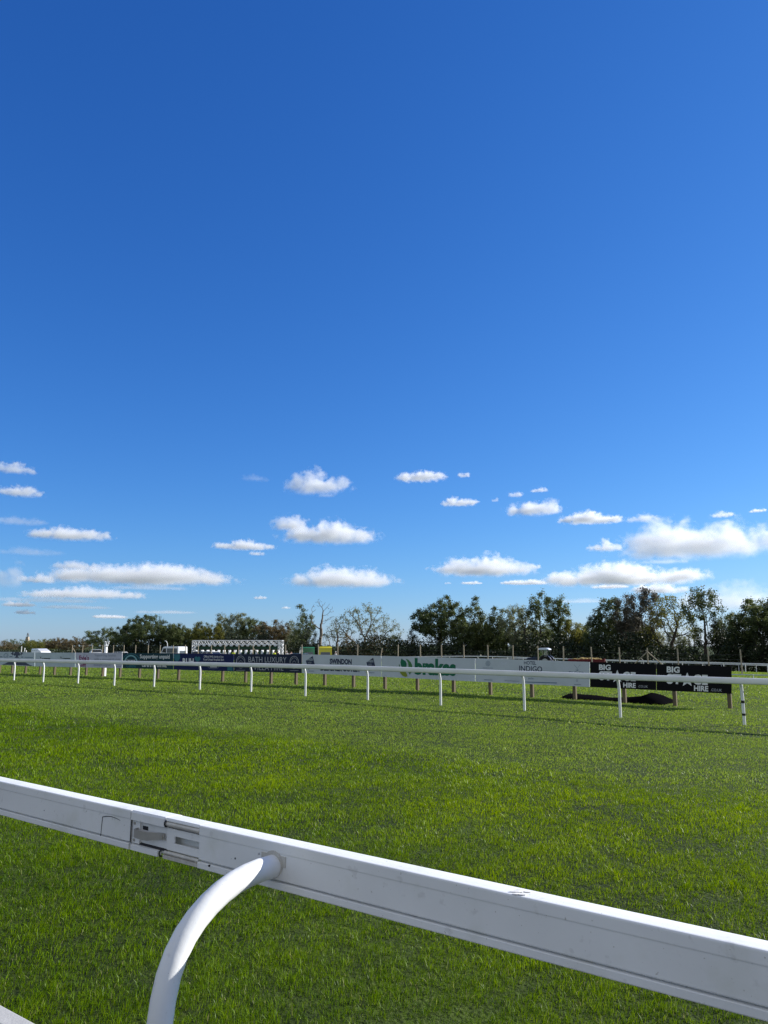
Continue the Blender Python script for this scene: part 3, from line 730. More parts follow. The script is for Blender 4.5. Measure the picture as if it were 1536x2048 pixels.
def car(px, Y, heading, label, paint='carwhite', name='parked_car', Ln=4.3, Wd=1.78, Hh=1.42):
    r = place(name, px, Y, heading, label, 'car', 'cars parked beyond the hoardings')
    h = Ln/2; b = MB()
    b.prism([(-h,.3),(-h-.02,.75),(-h+.1,.95),(h-1.15,.98),(h-.2,.82),(h,.6),(h,.3)], -Wd/2, Wd/2, 1); b.build('body', M[paint], r, bevel=.08, smooth=True)
    lo = [(-h+.08,.95),(h-1.1,.95)]; hi = [(-h+.45,Hh-.07),(h-1.85,Hh-.07)]
    b = MB(); y0, y1 = Wd/2-.06, Wd/2-.22
    b.loft([[(lo[0][0],-y0,.95),(lo[1][0],-y0,.95),(lo[1][0],y0,.95),(lo[0][0],y0,.95)],[(hi[0][0],-y1,hi[0][1]),(hi[1][0],-y1,hi[1][1]),(hi[1][0],y1,hi[1][1]),(hi[0][0],y1,hi[0][1])]])
    b.build('window_band', M['glass'], r, bevel=.03)
    b = MB(); b.quadbox((hi[0][0]-.06,-y1-.02,Hh-.075),(hi[1][0]+.08,y1+.02,Hh)); b.build('roof', M[paint], r, bevel=.035, smooth=True)
    b = MB()
    for x0, x1 in ((lo[0][0]+.0, hi[0][0]), ((lo[0][0]+lo[1][0])/2-.1, (hi[0][0]+hi[1][0])/2), (lo[1][0]-.02, hi[1][0])):
        for sg in (-1, 1): b.bar((x0, sg*(y0+.0), .95), (x1, sg*(y1+.008), Hh-.05), .07)
    b.build('pillar', M[paint], r)
    for sg in (-1, 1):
        wheel(r, h-.85, sg*(Wd/2-.1), .31, .2); wheel(r, -h+.8, sg*(Wd/2-.1), .31, .2)
        b = MB(); b.quadbox((h-.06, sg*(Wd/2-.3)-.16, .62),(h+.012, sg*(Wd/2-.3)+.16, .76)); b.build('headlight', M['rim'], r, bevel=.02)
    return r
UH = (U[0], U[1])
van(346, 140, UH, 'white van with grey rear window parked beyond the teal hoarding', 'van', W_=2.05, Ln=5.6, Hh=2.45, wtop=.75, wbot=1.1)
van(650, 130, (-.10,.99), 'yellow ambulance seen from behind beyond the tilted square hoarding', 'ambulance', paint='yellow', name='ambulance', W_=2.1, Ln=5.6, Hh=2.62, roofbar='yellow', wtop=.85, wbot=1.15)
van(613, 142, (-.30,.95), 'dark green horsebox beside the yellow ambulance', 'horsebox', paint='green', name='horsebox', W_=2.1, Ln=4.6, Hh=2.7, wtop=.9)
van(83, 150, (.75,-.66), 'long white coach roof showing above the pale boards at the far end', 'minibus', name='minibus', W_=1.9, Ln=4.2, Hh=1.72, win='glass')
car(192, 128, (-.42,.9), 'silver white car roof beside the white marker post')
car(428, 120, (.75,-.66), 'small white car in front of the starting stalls')
car(592, 120, (-.9,.4), 'dark blue car between the people and the green horsebox', 'darkcar')
car(410, 124, (.9,.2), 'dark car left of the small white car by the stalls', 'darkcar')
car(236, 150, (-.9,.4), 'pale grey car half hidden right of the marker post', 'carwhite')

def tractor():
    r = place('tractor', 1082, 92, (-.90,.43), 'blue tractor with pale cab roof standing before the trees', 'tractor'); r.scale = (.82, .82, .80)
    b = MB(); b.prism([(.25,.75),(.25,1.35),(.5,1.5),(1.9,1.38),(2.1,1.2),(2.1,.75)], -.36, .36, 1); b.build('bonnet', M['bluetractor'], r, bevel=.06, smooth=True)
    b = MB(); b.quadbox((-1.2,-.3,.45),(2.0,.3,.80)); b.build('chassis', M['dark'], r, bevel=.04)
    lo = [(-1.15,-.72),(.32,-.60),(.32,.60),(-1.15,.72)]; hi = [(-1.05,-.70),(.10,-.62),(.10,.62),(-1.05,.70)]
    f = MB()
    for a, c in zip(lo, hi): f.bar((*a,1.05), (*c,2.5), .075)
    f.bar((-.45,-.68,1.05),(-.5,-.68,2.5),.06); f.bar((-.45,.68,1.05),(-.5,.68,2.5),.06)
    for k in range(4): f.bar((*lo[k],1.08), (*lo[(k+1) % 4],1.08), .07)
    f.build('cab_frame', M['dark'], r)
    b = MB(); b.quadbox((-1.1,-.6,.8),(.25,.6,1.05)); b.build('cab_floor', M['dark'], r)
    gm_ = bpy.data.materials.new('clear_cab_glass'); gm_.use_nodes = True; n_ = gm_.node_tree; n_.nodes.clear()
    o_ = n_.nodes.new('ShaderNodeOutputMaterial'); t_ = n_.nodes.new('ShaderNodeBsdfTransparent'); t_.inputs[0].default_value = (.75,.85,.82,1); g_ = n_.nodes.new('ShaderNodeBsdfGlossy'); g_.inputs['Roughness'].default_value = .05; x_ = n_.nodes.new('ShaderNodeMixShader'); x_.inputs[0].default_value = .12
    n_.links.new(t_.outputs[0], x_.inputs[1]); n_.links.new(g_.outputs[0], x_.inputs[2]); n_.links.new(x_.outputs[0], o_.inputs[0]); M['cabglass'] = gm_
    for k in range(4):
        k2 = (k+1) % 4
        pane(r, 'cab_window', 'cabglass', [(*lo[k],1.12),(*lo[k2],1.12),(*hi[k2],2.46),(*hi[k],2.46)])
    b = MB(); b.prism([(-1.3,2.5),(-1.25,2.66),(-.9,2.78),(.0,2.78),(.3,2.66),(.38,2.5)], -.8, .8, 1); b.build('roof', M['paleroof'], r, bevel=.05, smooth=True)
    for sg in (-1, 1):
        wheel(r, -.75, sg*.85, .80, .45); wheel(r, 1.55, sg*.78, .50, .32)
        b = MB(); b.prism([(-.75+.95*math.cos(a), .80+.95*math.sin(a)) for a in np.linspace(.35, 2.7, 9)]+[(-.75+.88*math.cos(a), .80+.88*math.sin(a)) for a in np.linspace(2.7, .35, 9)], sg*.85-.26, sg*.85+.26, 1); b.build('mudguard', M['bluetractor'], r)
    b = MB(); b.tube([(.75,.30,1.4),(.75,.30,2.35)], .05, 8); b.build('exhaust', M['dark'], r)
    b = MB()
    for sg in (-1, 1):
        b.bar((-1.15,sg*.35,1.25),(-1.95,sg*.42,.55),.07); b.bar((-1.15,sg*.30,.62),(-1.95,sg*.42,.52),.08)
    b.bar((-1.95,-.5,.55),(-1.95,.5,.55),.08); b.build('rear_linkage', M['rim'], r)
    b = MB(); b.quadbox((2.1,-.55,.62),(2.55,.55,1.02)); b.build('front_weight', M['dark'], r, bevel=.05)
tractor()
def trailer():
    r = place('farm_trailer', 1172, 91, (-.955,.295), 'low dark red farm trailer loaded with straw behind the tractor', 'trailer')
    h = 2.0
    b = MB(); b.quadbox((-h,-.95,.72),(h,.95,.80)); b.build('bed', M['red'], r, bevel=.02)
    for sg in (-1, 1):
        b = MB(); b.quadbox((-h,sg*.95-.03,.80),(h,sg*.95+.03,1.06)); b.build('side_panel', M['red'], r, bevel=.015)
        for x in (-.55,.55): wheel(r, x, sg*.8, .36, .26)
    b = MB(); b.quadbox((-h-.06,-.98,.76),(-h-.002,.98,1.10)); b.build('tailboard', M['red'], r, bevel=.015)
    b = MB(); b.quadbox((h+.002,-.98,.76),(h+.06,.98,1.06)); b.build('headboard', M['red'], r, bevel=.015)
    b = MB()
    for i in range(26):
        x = random.uniform(-h+.5, h-.5); b.sphere((x, random.uniform(-.6,.6), 0.98+.12*math.cos(x/h*1.4)*random.random()), (random.uniform(.2,.4), random.uniform(.15,.3), random.uniform(.08,.2)), 8, 5)
    b.build('load', M['straw'], r)
    b = MB(); b.bar((h,0,.7),(h+1.3,0,.6),.1); b.build('drawbar', M['dark'], r)
trailer()

# ------------------------------------------------------------------ starting stalls
def stalls():
    x, y = gp(476, 152); r = empty('starting_stalls', (x, y, gz(x, y)), 'white lattice starting stalls with overhead gantry across the course', 'starting stalls', rz=R(-1.5))
    Wd = 17.5; h = Wd/2; Hh = 3.9; nb = 15
    t = MB()
    for yy in (-.9, .9):
        for zz in (Hh, Hh-.75): t.bar((-h,yy,zz), (h,yy,zz), .10)
        for i in range(nb*2):
            x0 = -h+Wd*i/(nb*2); x1 = -h+Wd*(i+1)/(nb*2)
            t.bar((x0,yy,Hh-.75 if i % 2 else Hh), (x1,yy,Hh if i % 2 else Hh-.75), .075)
    for i in range(nb+1):
        x0 = -h+Wd*i/nb
        t.bar((x0,-.9,Hh),(x0,.9,Hh),.07); t.bar((x0,-.9,Hh-.75),(x0,.9,Hh-.75),.07)
    t.build('gantry', M['white_far'], r)
    for sg in (-1, 1):
        b = MB(); xa = sg*h; xb = sg*(h-.75)
        for xx in (xa, xb):
            for yy in (-.9, .9): b.bar((xx,yy,0),(xx,yy,Hh-.05),.10)
        for i in range(5):
            z0, z1 = i*.66+.05, (i+1)*.66
            for yy in (-.9, .9): b.bar((xa if i % 2 else xb,yy,z0),(xb if i % 2 else xa,yy,z1),.07); b.bar((xa,yy,z1),(xb,yy,z1),.06)
            b.bar((xa,-.9,z0),(xa,.9,z1),.06)
        b.build('end_tower', M['white_far'], r)
    b = MB(); w = Wd/nb*.36
    b.prism([(w*.8*math.cos(a), .24*math.sin(a)*(1 if math.sin(a) < 0 else .5)) for a in np.linspace(0, 2*math.pi, 14)[:-1]], -.03, .03, 1); nbm = b.mesh('number_board', M['white_far'])
    b = MB(); b.quadbox((-w*1.25,-.03,0),(w*1.25,.03,.42)); gpad = b.mesh('padding', M['stall_green'])
    b = MB(); b.prism([(-.46,.35),(-.46,1.75),(-.06,1.9),(-.06,.35)], -.03, .03, 1); b.prism([(.46,.35),(.46,1.75),(.06,1.9),(.06,.35)], -.03, .03, 1); gate = b.mesh('gate', M['stall_green'])
    b = MB(); b.prism([(-.9,.3),(-.9,1.95),(-.7,2.1),(.7,2.1),(.9,1.95),(.9,.3)], -.11, .11, 0); part_ = b.mesh('partition', M['white_far'], bevel=.05)
    for i in range(nb):
        xc = -h+.75+(Wd-1.5)*(i+.5)/nb
        link('number_board', nbm, r, (xc, -1.0, Hh-.88)); link('padding', gpad, r, (xc, -.85, Hh-1.62)); link('gate', gate, r, (xc, .55, 0))
    for i in range(nb+1): link('partition', part_, r, (-h+.75+(Wd-1.5)*i/nb, 0, 0))
stalls()

# ------------------------------------------------------------------ people
def skin_mesh(name, joints, bones, m, sub=1):
    me = bpy.data.meshes.new(name); me.from_pydata([j[0] for j in joints], bones, [])
    o = bpy.data.objects.new(name, me); COL.objects.link(o)
    md = o.modifiers.new('s', 'SKIN'); sv = me.skin_vertices[0].data
    for i, j in enumerate(joints): sv[i].radius = (j[1], j[2] if len(j) > 2 else j[1])
    sv[0].use_root = True
    o.modifiers.new('d', 'SUBSURF').levels = sub
    ev = o.evaluated_get(bpy.context.evaluated_depsgraph_get()); out = bpy.data.meshes.new_from_object(ev)
    bpy.data.objects.remove(o); bpy.data.meshes.remove(me)
    out.name = name; out.materials.clear(); out.materials.append(m)
    out.polygons.foreach_set('use_smooth', [True]*len(out.polygons)); return out
def person(px, Y, turn, label, top, legs, hat=None, arm=0.0, hgt=1.76):
    x, y = gp(px, Y); r = empty('person', (x, y, gz(x, y)), label, 'person', 'people by the starting stalls', rz=turn)
    k = hgt/1.76
    def J(*p, r=.05, r2=None): return ((p[0]*k, p[1]*k, p[2]*k), r*k, (r2 or r)*k)
    body = [J(0,0,.95,r=.15,r2=.11), J(0,0,1.15,r=.14,r2=.10), J(0,.01,1.38,r=.17,r2=.11), J(0,0,1.50,r=.06), J(0,.01,1.58,r=.068,r2=.075), J(0,.015,1.68,r=.078,r2=.09),
            J(.19,0,1.42,r=.055), J(.24,.02,1.15,r=.045), J(.22,.10+arm*.2,.92+arm*.4,r=.035), J(.21,.13+arm*.28,.84+arm*.42,r=.035),
            J(-.19,0,1.42,r=.055), J(-.24,.02,1.15,r=.045), J(-.23,.08,.92,r=.035), J(-.22,.10,.83,r=.035),
            J(.09,0,.88,r=.085), J(.10,.02,.50,r=.06), J(.11,-.02,.10,r=.045), J(.12,.10,.05,r=.04),
            J(-.09,0,.88,r=.085), J(-.10,.01,.50,r=.06), J(-.11,-.03,.10,r=.045), J(-.12,.09,.05,r=.04)]
    bones = [(0,1),(1,2),(2,3),(3,4),(4,5),(2,6),(6,7),(7,8),(8,9),(2,10),(10,11),(11,12),(12,13),(0,14),(14,15),(15,16),(16,17),(0,18),(18,19),(19,20),(20,21)]
    link('body', skin_mesh('body', body, bones, M['skin'], 1), r)
    g = lambda i, e: (body[i][0], body[i][1]+e, body[i][2]+e)
    link('shirt', skin_mesh('shirt', [g(0,.03), g(1,.03), g(2,.028), g(6,.028), g(7,.026), g(8,.02), g(10,.028), g(11,.026), g(12,.02)], [(0,1),(1,2),(2,3),(3,4),(4,5),(2,6),(6,7),(7,8)], top, 1), r)
    link('trousers', skin_mesh('trousers', [g(0,.02), g(14,.022), g(15,.022), g(16,.025), g(18,.022), g(19,.022), g(20,.025)], [(0,1),(1,2),(2,3),(0,4),(4,5),(5,6)], legs, 1), r)
    b = MB(); b.sphere((0, -.005*k, 1.715*k), (.085*k, .10*k, .075*k), 10, 7)
    if hat: b.sphere((0, .09*k, 1.70*k), (.075*k, .09*k, .014*k), 8, 4)
    b.build('hat' if hat else 'hair', hat or M['hair'], r, smooth=True)
person(573.5, 124, R(160), 'person in white shirt and white cap left of the fence post beside the stalls', M['shirt'], M['navy'], M['shirt'], hgt=1.80)
person(582.5, 123, R(200), 'person in pale pink top near the dark blue car', M['pinkshirt'], M['navy'], None)
person(671.5, 126, R(120), 'person in white shirt reaching forward just right of the ambulance', M['shirt'], M['navy'], M['shirt'], arm=.6, hgt=1.84)
person(467.5, 138, R(170), 'person in yellow jacket in the middle of the stalls', M['hivis'], M['navy'], None, hgt=1.84)
person(549, 136, R(190), 'person in yellow jacket near the right end of the stalls', M['hivis'], M['navy'], None, hgt=1.84)
person(450, 134, R(170), 'person in white top in front of the stalls left of centre', M['shirt'], M['navy'], None, hgt=1.80)
person(556, 132, R(150), 'person in dark clothes at the right tower of the stalls', M['navy'], M['navy'], M['navy'], hgt=1.84)
def bent_pole():
    x, y = gp(335, 150); z = gz(x, y); b = MB()
    pts = [(0,0,-.2),(0,0,2.6),(-.05,0,3.1),(-.22,0,3.5),(-.42,0,3.62)]
    r = empty('lamp_pole', (x, y, z), 'pale pole with bent top standing behind the white van', 'pole')
    b.tube(pts, .07, 8); b.build('pole', M['white_far'], r, smooth=True)
    b = MB(); b.sphere((-.5,0,3.6), (.16,.09,.06), 8, 5); b.build('lamp_head', M['white_far'], r)
bent_pole()
for px, h_, lab in ((43.5, 2.2, 'tallest of three little white posts above the spiky crest board'), (50, 1.9, 'middle one of three little white posts above the pale end board'), (53.5, 1.4, 'shortest of three little white posts above the pale end board')):
    x, y = gp(px, 165); b = MB(); b.tube([(0,0,-.2),(0,0,h_)], .09, 8); b.sphere((0,0,h_), (.13,.13,.13), 8, 6)
    tag(b.build('white_post', M['white_far'], None, smooth=True, loc=(x, y, gz(x, y))), lab, 'post', 'little white posts far down the course')
def tower():
    Y = 1500; x, y = gp(54, Y); zt = (1290-1266)/F*Y+EYE; z0 = gz(x, y)
    r = empty('stone_tower', (x, y, z0), 'far stone tower with a lantern top rising over the distant trees', 'tower')
    H = zt-z0
    b = MB(); b.quadbox((-2.8,-2.8,0),(2.8,2.8,H-13)); b.quadbox((-3.3,-3.3,H-13),(3.3,3.3,H-12)); b.quadbox((-2.5,-2.5,H-12),(2.5,2.5,H-8)); b.build('shaft', M['stone'], r)
    b = MB()
    for i in range(8):
        a = 2*math.pi*i/8; b.tube([(1.5*math.cos(a),1.5*math.sin(a),H-8),(1.5*math.cos(a),1.5*math.sin(a),H-3)], .3, 6)
    b.tube([(0,0,H-3.2),(0,0,H-2),(0,0,H)], [1.9,1.2,.2], 10); b.build('lantern', M['slate'], r)
tower()
# ------------------------------------------------------------------ trees
LEAF = dict(
    dark=leaf_mat('dark_leaves', (.018,.034,.010), (.105,.140,.040), .30),
    mid=leaf_mat('green_leaves', (.026,.045,.012), (.145,.180,.055), .32),
    pale=leaf_mat('pale_leaves', (.055,.080,.035), (.27,.29,.16), .35),
    yellow=leaf_mat('yellow_green_leaves', (.060,.075,.012), (.24,.24,.04), .35),
    brown=leaf_mat('autumn_brown_leaves', (.045,.040,.016), (.19,.145,.06), .30),
    purple=leaf_mat('dull_purple_leaves', (.040,.039,.030), (.150,.142,.100), .30),
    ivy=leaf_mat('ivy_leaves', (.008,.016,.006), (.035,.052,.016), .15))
def colonise(rng, base, fork, pts, step=.42, infl=3.2, kill=.75, wob=.16, maxit=110):
    """a limb structure grown towards points spread through the crown: nodes and each node's parent"""
    nodes = [np.array(base, float)]; par = [-1]
    n0 = max(2, int((fork[2]-base[2])/step))
    for i in range(1, n0+1):
        q = np.array(base)+(np.array(fork)-np.array(base))*i/n0
        q[:2] += rng.normal(0, wob*.35, 2); nodes.append(q); par.append(len(nodes)-2)
    nd = np.array(nodes); pr = list(par); A = np.array(pts)
    near_d = np.full(len(A), 1e9); near_i = np.zeros(len(A), int)
    def upd(i0):
        nonlocal near_d, near_i
        d = np.linalg.norm(A[:, None]-nd[None, i0:], axis=2); k = d.argmin(1); m = d[np.arange(len(A)), k]
        b = m < near_d; near_d = np.where(b, m, near_d); near_i = np.where(b, k+i0, near_i)
    upd(0)
    for it in range(maxit):
        act = near_d < (infl if it > 6 else 99)
        if not act.any():
            act = near_d <= near_d.min()+.5
        if len(A) == 0: break
        d = A[act]-nd[near_i[act]]; d /= np.linalg.norm(d, axis=1)[:, None]+1e-9
        acc = np.zeros((len(nd), 3)); np.add.at(acc, near_i[act], d)
        src = np.unique(near_i[act]); g = acc[src]; g[:, 2] += .12
        g /= np.linalg.norm(g, axis=1)[:, None]+1e-9
        g += rng.normal(0, wob, g.shape); g /= np.linalg.norm(g, axis=1)[:, None]
        new = nd[src]+g*step; i0 = len(nd)
        nd = np.vstack([nd, new]); pr += src.tolist()
        upd(i0)
        keep = near_d > kill; A = A[keep]; near_d = near_d[keep]; near_i = near_i[keep]
        if len(A) == 0 or len(nd) > 5000: break
    return nd, np.array(pr)
def limbs_mesh(name, nd, pr, rt, r0, m, expo=2.2, k=5):
    n = len(nd); ch = np.zeros(n, int)
    for i in range(n-1, 0, -1): ch[pr[i]] += 1
    q = np.where(ch == 0, rt**expo, 0.0)
    for i in range(n-1, 0, -1): q[pr[i]] += q[i]
    r = q**(1/expo); sc = r0/max(r[0], 1e-6)
    if sc < 1: r = np.maximum(r*sc, np.minimum(r, rt))
    else: r = np.where(r > rt*2, rt*2+(r-rt*2)*(r0-rt*2)/max(r[0]-rt*2, 1e-6), r)
    d = nd[1:]-nd[pr[1:]]; d /= np.linalg.norm(d, axis=1)[:, None]+1e-9
    a = np.cross(d, np.where(np.abs(d[:, 2:3]) < .9, [[0,0,1.]], [[1.,0,0]])); a /= np.linalg.norm(a, axis=1)[:, None]+1e-9; b = np.cross(d, a)
    an = 2*np.pi*np.arange(k)/k
    off = a[:, None]*np.cos(an)[None, :, None]+b[:, None]*np.sin(an)[None, :, None]
    # the lower ring keeps the limb's own girth where it leaves a thicker one
    rp = np.minimum(r[pr[1:]], r[1:]*1.35)
    lo = nd[pr[1:]][:, None]+off*rp[:, None, None]; hi = nd[1:][:, None]+off*r[1:][:, None, None]
    hi += d[:, None]*.02
    V = np.concatenate([lo, hi], 1).reshape(-1, 3)
    s = np.arange(n-1)[:, None]*2*k; j = np.arange(k)[None]; j2 = (j+1) % k
    Fq = np.stack([s+j, s+j2, s+k+j2, s+k+j], 2).reshape(-1, 4)
    me = raw_mesh(name, V, Fq); me.materials.append(m)
    me.polygons.foreach_set('use_smooth', np.ones(len(Fq), bool)); return me, ch, r
def raw_mesh(name, V, Fq):
    me = bpy.data.meshes.new(name); n, k = Fq.shape
    me.vertices.add(len(V)); me.vertices.foreach_set('co', np.ascontiguousarray(V, np.float32).ravel())
    me.loops.add(n*k); me.loops.foreach_set('vertex_index', np.ascontiguousarray(Fq, np.int32).ravel())
    me.polygons.add(n); me.polygons.foreach_set('loop_start', np.arange(0, n*k, k, dtype=np.int32)); me.polygons.foreach_set('loop_total', np.full(n, k, np.int32))
    me.update(calc_edges=True); return me
def leaf_cards(rng, C, size, flat=.0):
    """a kite-shaped, slightly folded leaf spray at every centre"""
    n = len(C); a = rng.normal(size=(n, 3)); a[:, 2] *= (1-flat); a /= np.linalg.norm(a, axis=1)[:, None]
    t = rng.normal(size=(n, 3)); b = np.cross(a, t); b /= np.linalg.norm(b, axis=1)[:, None]+1e-9; c = np.cross(a, b)
    s = size*rng.uniform(.6, 1.35, n)[:, None]
    V = np.stack([C-a*s*.6, C+b*s*.42+c*s*.10, C+a*s*.6, C-b*s*.42+c*s*.10], 1).reshape(-1, 3)
    i = np.arange(n)[:, None]*4
    return V, i+np.array([[0,1,2,3]])
def env_points(rng, lobes, n):
    """points spread through a set of ellipsoids (centre, radii), denser towards their skins"""
    w = np.array([l[1][0]*l[1][1]*l[1][2] for l in lobes])**.8; w /= w.sum()
    k = rng.choice(len(lobes), n, p=w); d = rng.normal(size=(n, 3)); d /= np.linalg.norm(d, axis=1)[:, None]
    rr = rng.uniform(0, 1, n)**(1/2.3)
    return np.array([lobes[i][0] for i in k])+d*rr[:, None]*np.array([lobes[i][1] for i in k])
def tree(px, ytop, half, D, kind, leaf, label, group, dens=1.0, ivy=0.0, seed=0, lean=0.0, bark='bark', low=None, yb=None):
    """px, ytop, half: where the crown's top stands in view and half its width; D: metres across the track"""
    rng = np.random.default_rng(seed or int(px*7+ytop))
    s, zt = on_d(px, ytop, D); b = P(D, s); b.z = gz(b.x, b.y)
    dist = (np.array(b)@np.array([0, CT, 0])); ppm = F/dist
    H = zt-b.z; W_ = half/ppm*dict(column=1.5, tall=1.45, broad=1.28, vase=1.15).get(kind, 1)
    right = np.array([CT*1.0, 0, 0])*0+np.array([1.0, 0, 0])
    root = empty('tree' if kind != 'shrub' else 'bush', b, label, 'tree' if kind != 'shrub' else 'bush', group)
    L_ = []
    if kind == 'broad':
        nl = 9
        L_ = [((0,0,H*.62),(W_*.82,W_*.8,H*.30))]+[((W_*.62*math.cos(a)*rng.uniform(.8,1.1), W_*.6*math.sin(a), H*rng.uniform(.42,.72)),(W_*.42,W_*.42,H*.20)) for a in np.linspace(0, 2*math.pi, nl)]+[((rng.uniform(-.3,.3)*W_,0,H*.84),(W_*.48,W_*.45,H*.16))]
        fork, npt, inf, kill = .22, 620, 3.4, .80
    elif kind == 'tall':
        L_ = [((0,0,H*.80),(W_*.8,W_*.8,H*.20)),((W_*.25,0,H*.62),(W_*.7,W_*.7,H*.2)),((-W_*.35,.3,H*.66),(W_*.6,W_*.6,H*.2)),((0,0,H*.42),(W_*.62,W_*.6,H*.2)),((rng.uniform(-.5,.5)*W_,0,H*.90),(W_*.4,W_*.4,H*.10))]
        fork, npt, inf, kill = .30, 380, 3.0, .75
    elif kind == 'column':
        L_ = [((rng.uniform(-.15,.15)*W_,0,H*z),(W_*w,W_*w,H*.15)) for z, w in ((.25,.75),(.42,.95),(.58,.9),(.73,.72),(.87,.5))]
        fork, npt, inf, kill = .18, 300, 2.6, .7
    elif kind == 'vase':
        L_ = [((W_*x,W_*.5*y,H*z),(W_*.36,W_*.36,H*.17)) for x, y, z in ((-.72,.2,.60),(-.4,-.5,.74),(0,.3,.83),(.35,-.3,.76),(.7,.2,.60),(-.15,.6,.6),(.25,.5,.58),(.9,-.2,.48),(-.9,0,.46))]
        fork, npt, inf, kill = .14, 560, 4.0, .62
    elif kind == 'bare':
        L_ = [((W_*x,W_*.5*y,H*z),(W_*.26,W_*.26,H*.12)) for x, y, z in ((-.55,.2,.86),(-.2,-.2,.9),(.15,.2,.86),(.75,.1,.70),(.45,-.1,.8),(-.75,0,.74),(-.55,.1,.62),(.2,0,.66))]
        fork, npt, inf, kill = .40, 170, 4.0, .60
    elif kind == 'shrub':
        L_ = [((0,0,H*.42),(W_*.75,W_*.7,H*.45))]+[((W_*x,W_*.3*rng.uniform(-1,1),H*z),(W_*.45,W_*.45,H*.30)) for x, z in ((-.55,.30),(.55,.34),(-.25,.62),(.25,.66),(0,.74))]
        fork, npt, inf, kill = .10, 220, 2.8, .7
    sc = max(.6, min(2.2, H/12.0))
    pts = env_points(rng, L_, npt); pts[:, 0] += lean*W_*(np.clip(pts[:, 2]/H, 0, 1))**1.5
    pts = pts[pts[:, 2] > H*(.12 if low is None else low)]
    pts[:, 2] = np.minimum(pts[:, 2], H-.1*sc)
    nd, pr = colonise(rng, (0,0,-.2), (lean*W_*.1+rng.normal(0,.12), rng.normal(0,.1), H*fork), pts, .42*sc, inf*sc, kill*sc, .20 if kind in ('bare','vase') else .15)
    tip = dict(bare=.036, vase=.030).get(kind, .018)
    r0 = dict(broad=.030, tall=.019, column=.018, vase=.026, bare=.024, shrub=.014)[kind]*H
    me, ch, r = limbs_mesh('trunk', nd, pr, tip, r0, M[bark])
    link('trunk', me, root)
    tw = np.where(r < tip*(2.3 if kind != 'vase' else 1.9))[0]
    n_leaf = int(dict(broad=12500, tall=5000, column=6000, vase=2600, bare=60, shrub=3200)[kind]*dens*max(.5, min(1.4, (W_/3.5)**1.2)))
    if n_leaf:
        # sprays gather on some twigs and leave others bare, so that the sky shows between them
        cl = rng.random(len(tw))**dict(broad=2.4, tall=2.6, column=2.0, vase=1.5, bare=1, shrub=1.2)[kind]; cl /= cl.sum()
        c = nd[rng.choice(tw, n_leaf, p=cl)]+rng.normal(0, .30*sc**.5, (n_leaf, 3))*np.array([1,1,.8])
        if ivy:
            th = np.where((r > tip*2.2) & (nd[:, 2] < H*ivy))[0]
            if len(th):
                ni = int(1500*max(.5, H/12)); k = rng.choice(th, ni)
                c = np.vstack([c, nd[k]+rng.normal(0, .33, (ni, 3))*np.array([1,1,1.1])])
        c = c[c[:, 2] > .05]
        V, Fq = leaf_cards(rng, c, .205*sc**.5)
        cm = raw_mesh('crown', V, Fq); cm.materials.append(LEAF[leaf]); link('crown', cm, root)
    return root
G1 = 'trees standing beyond the course'
G2 = 'far trees at the open end of the course'
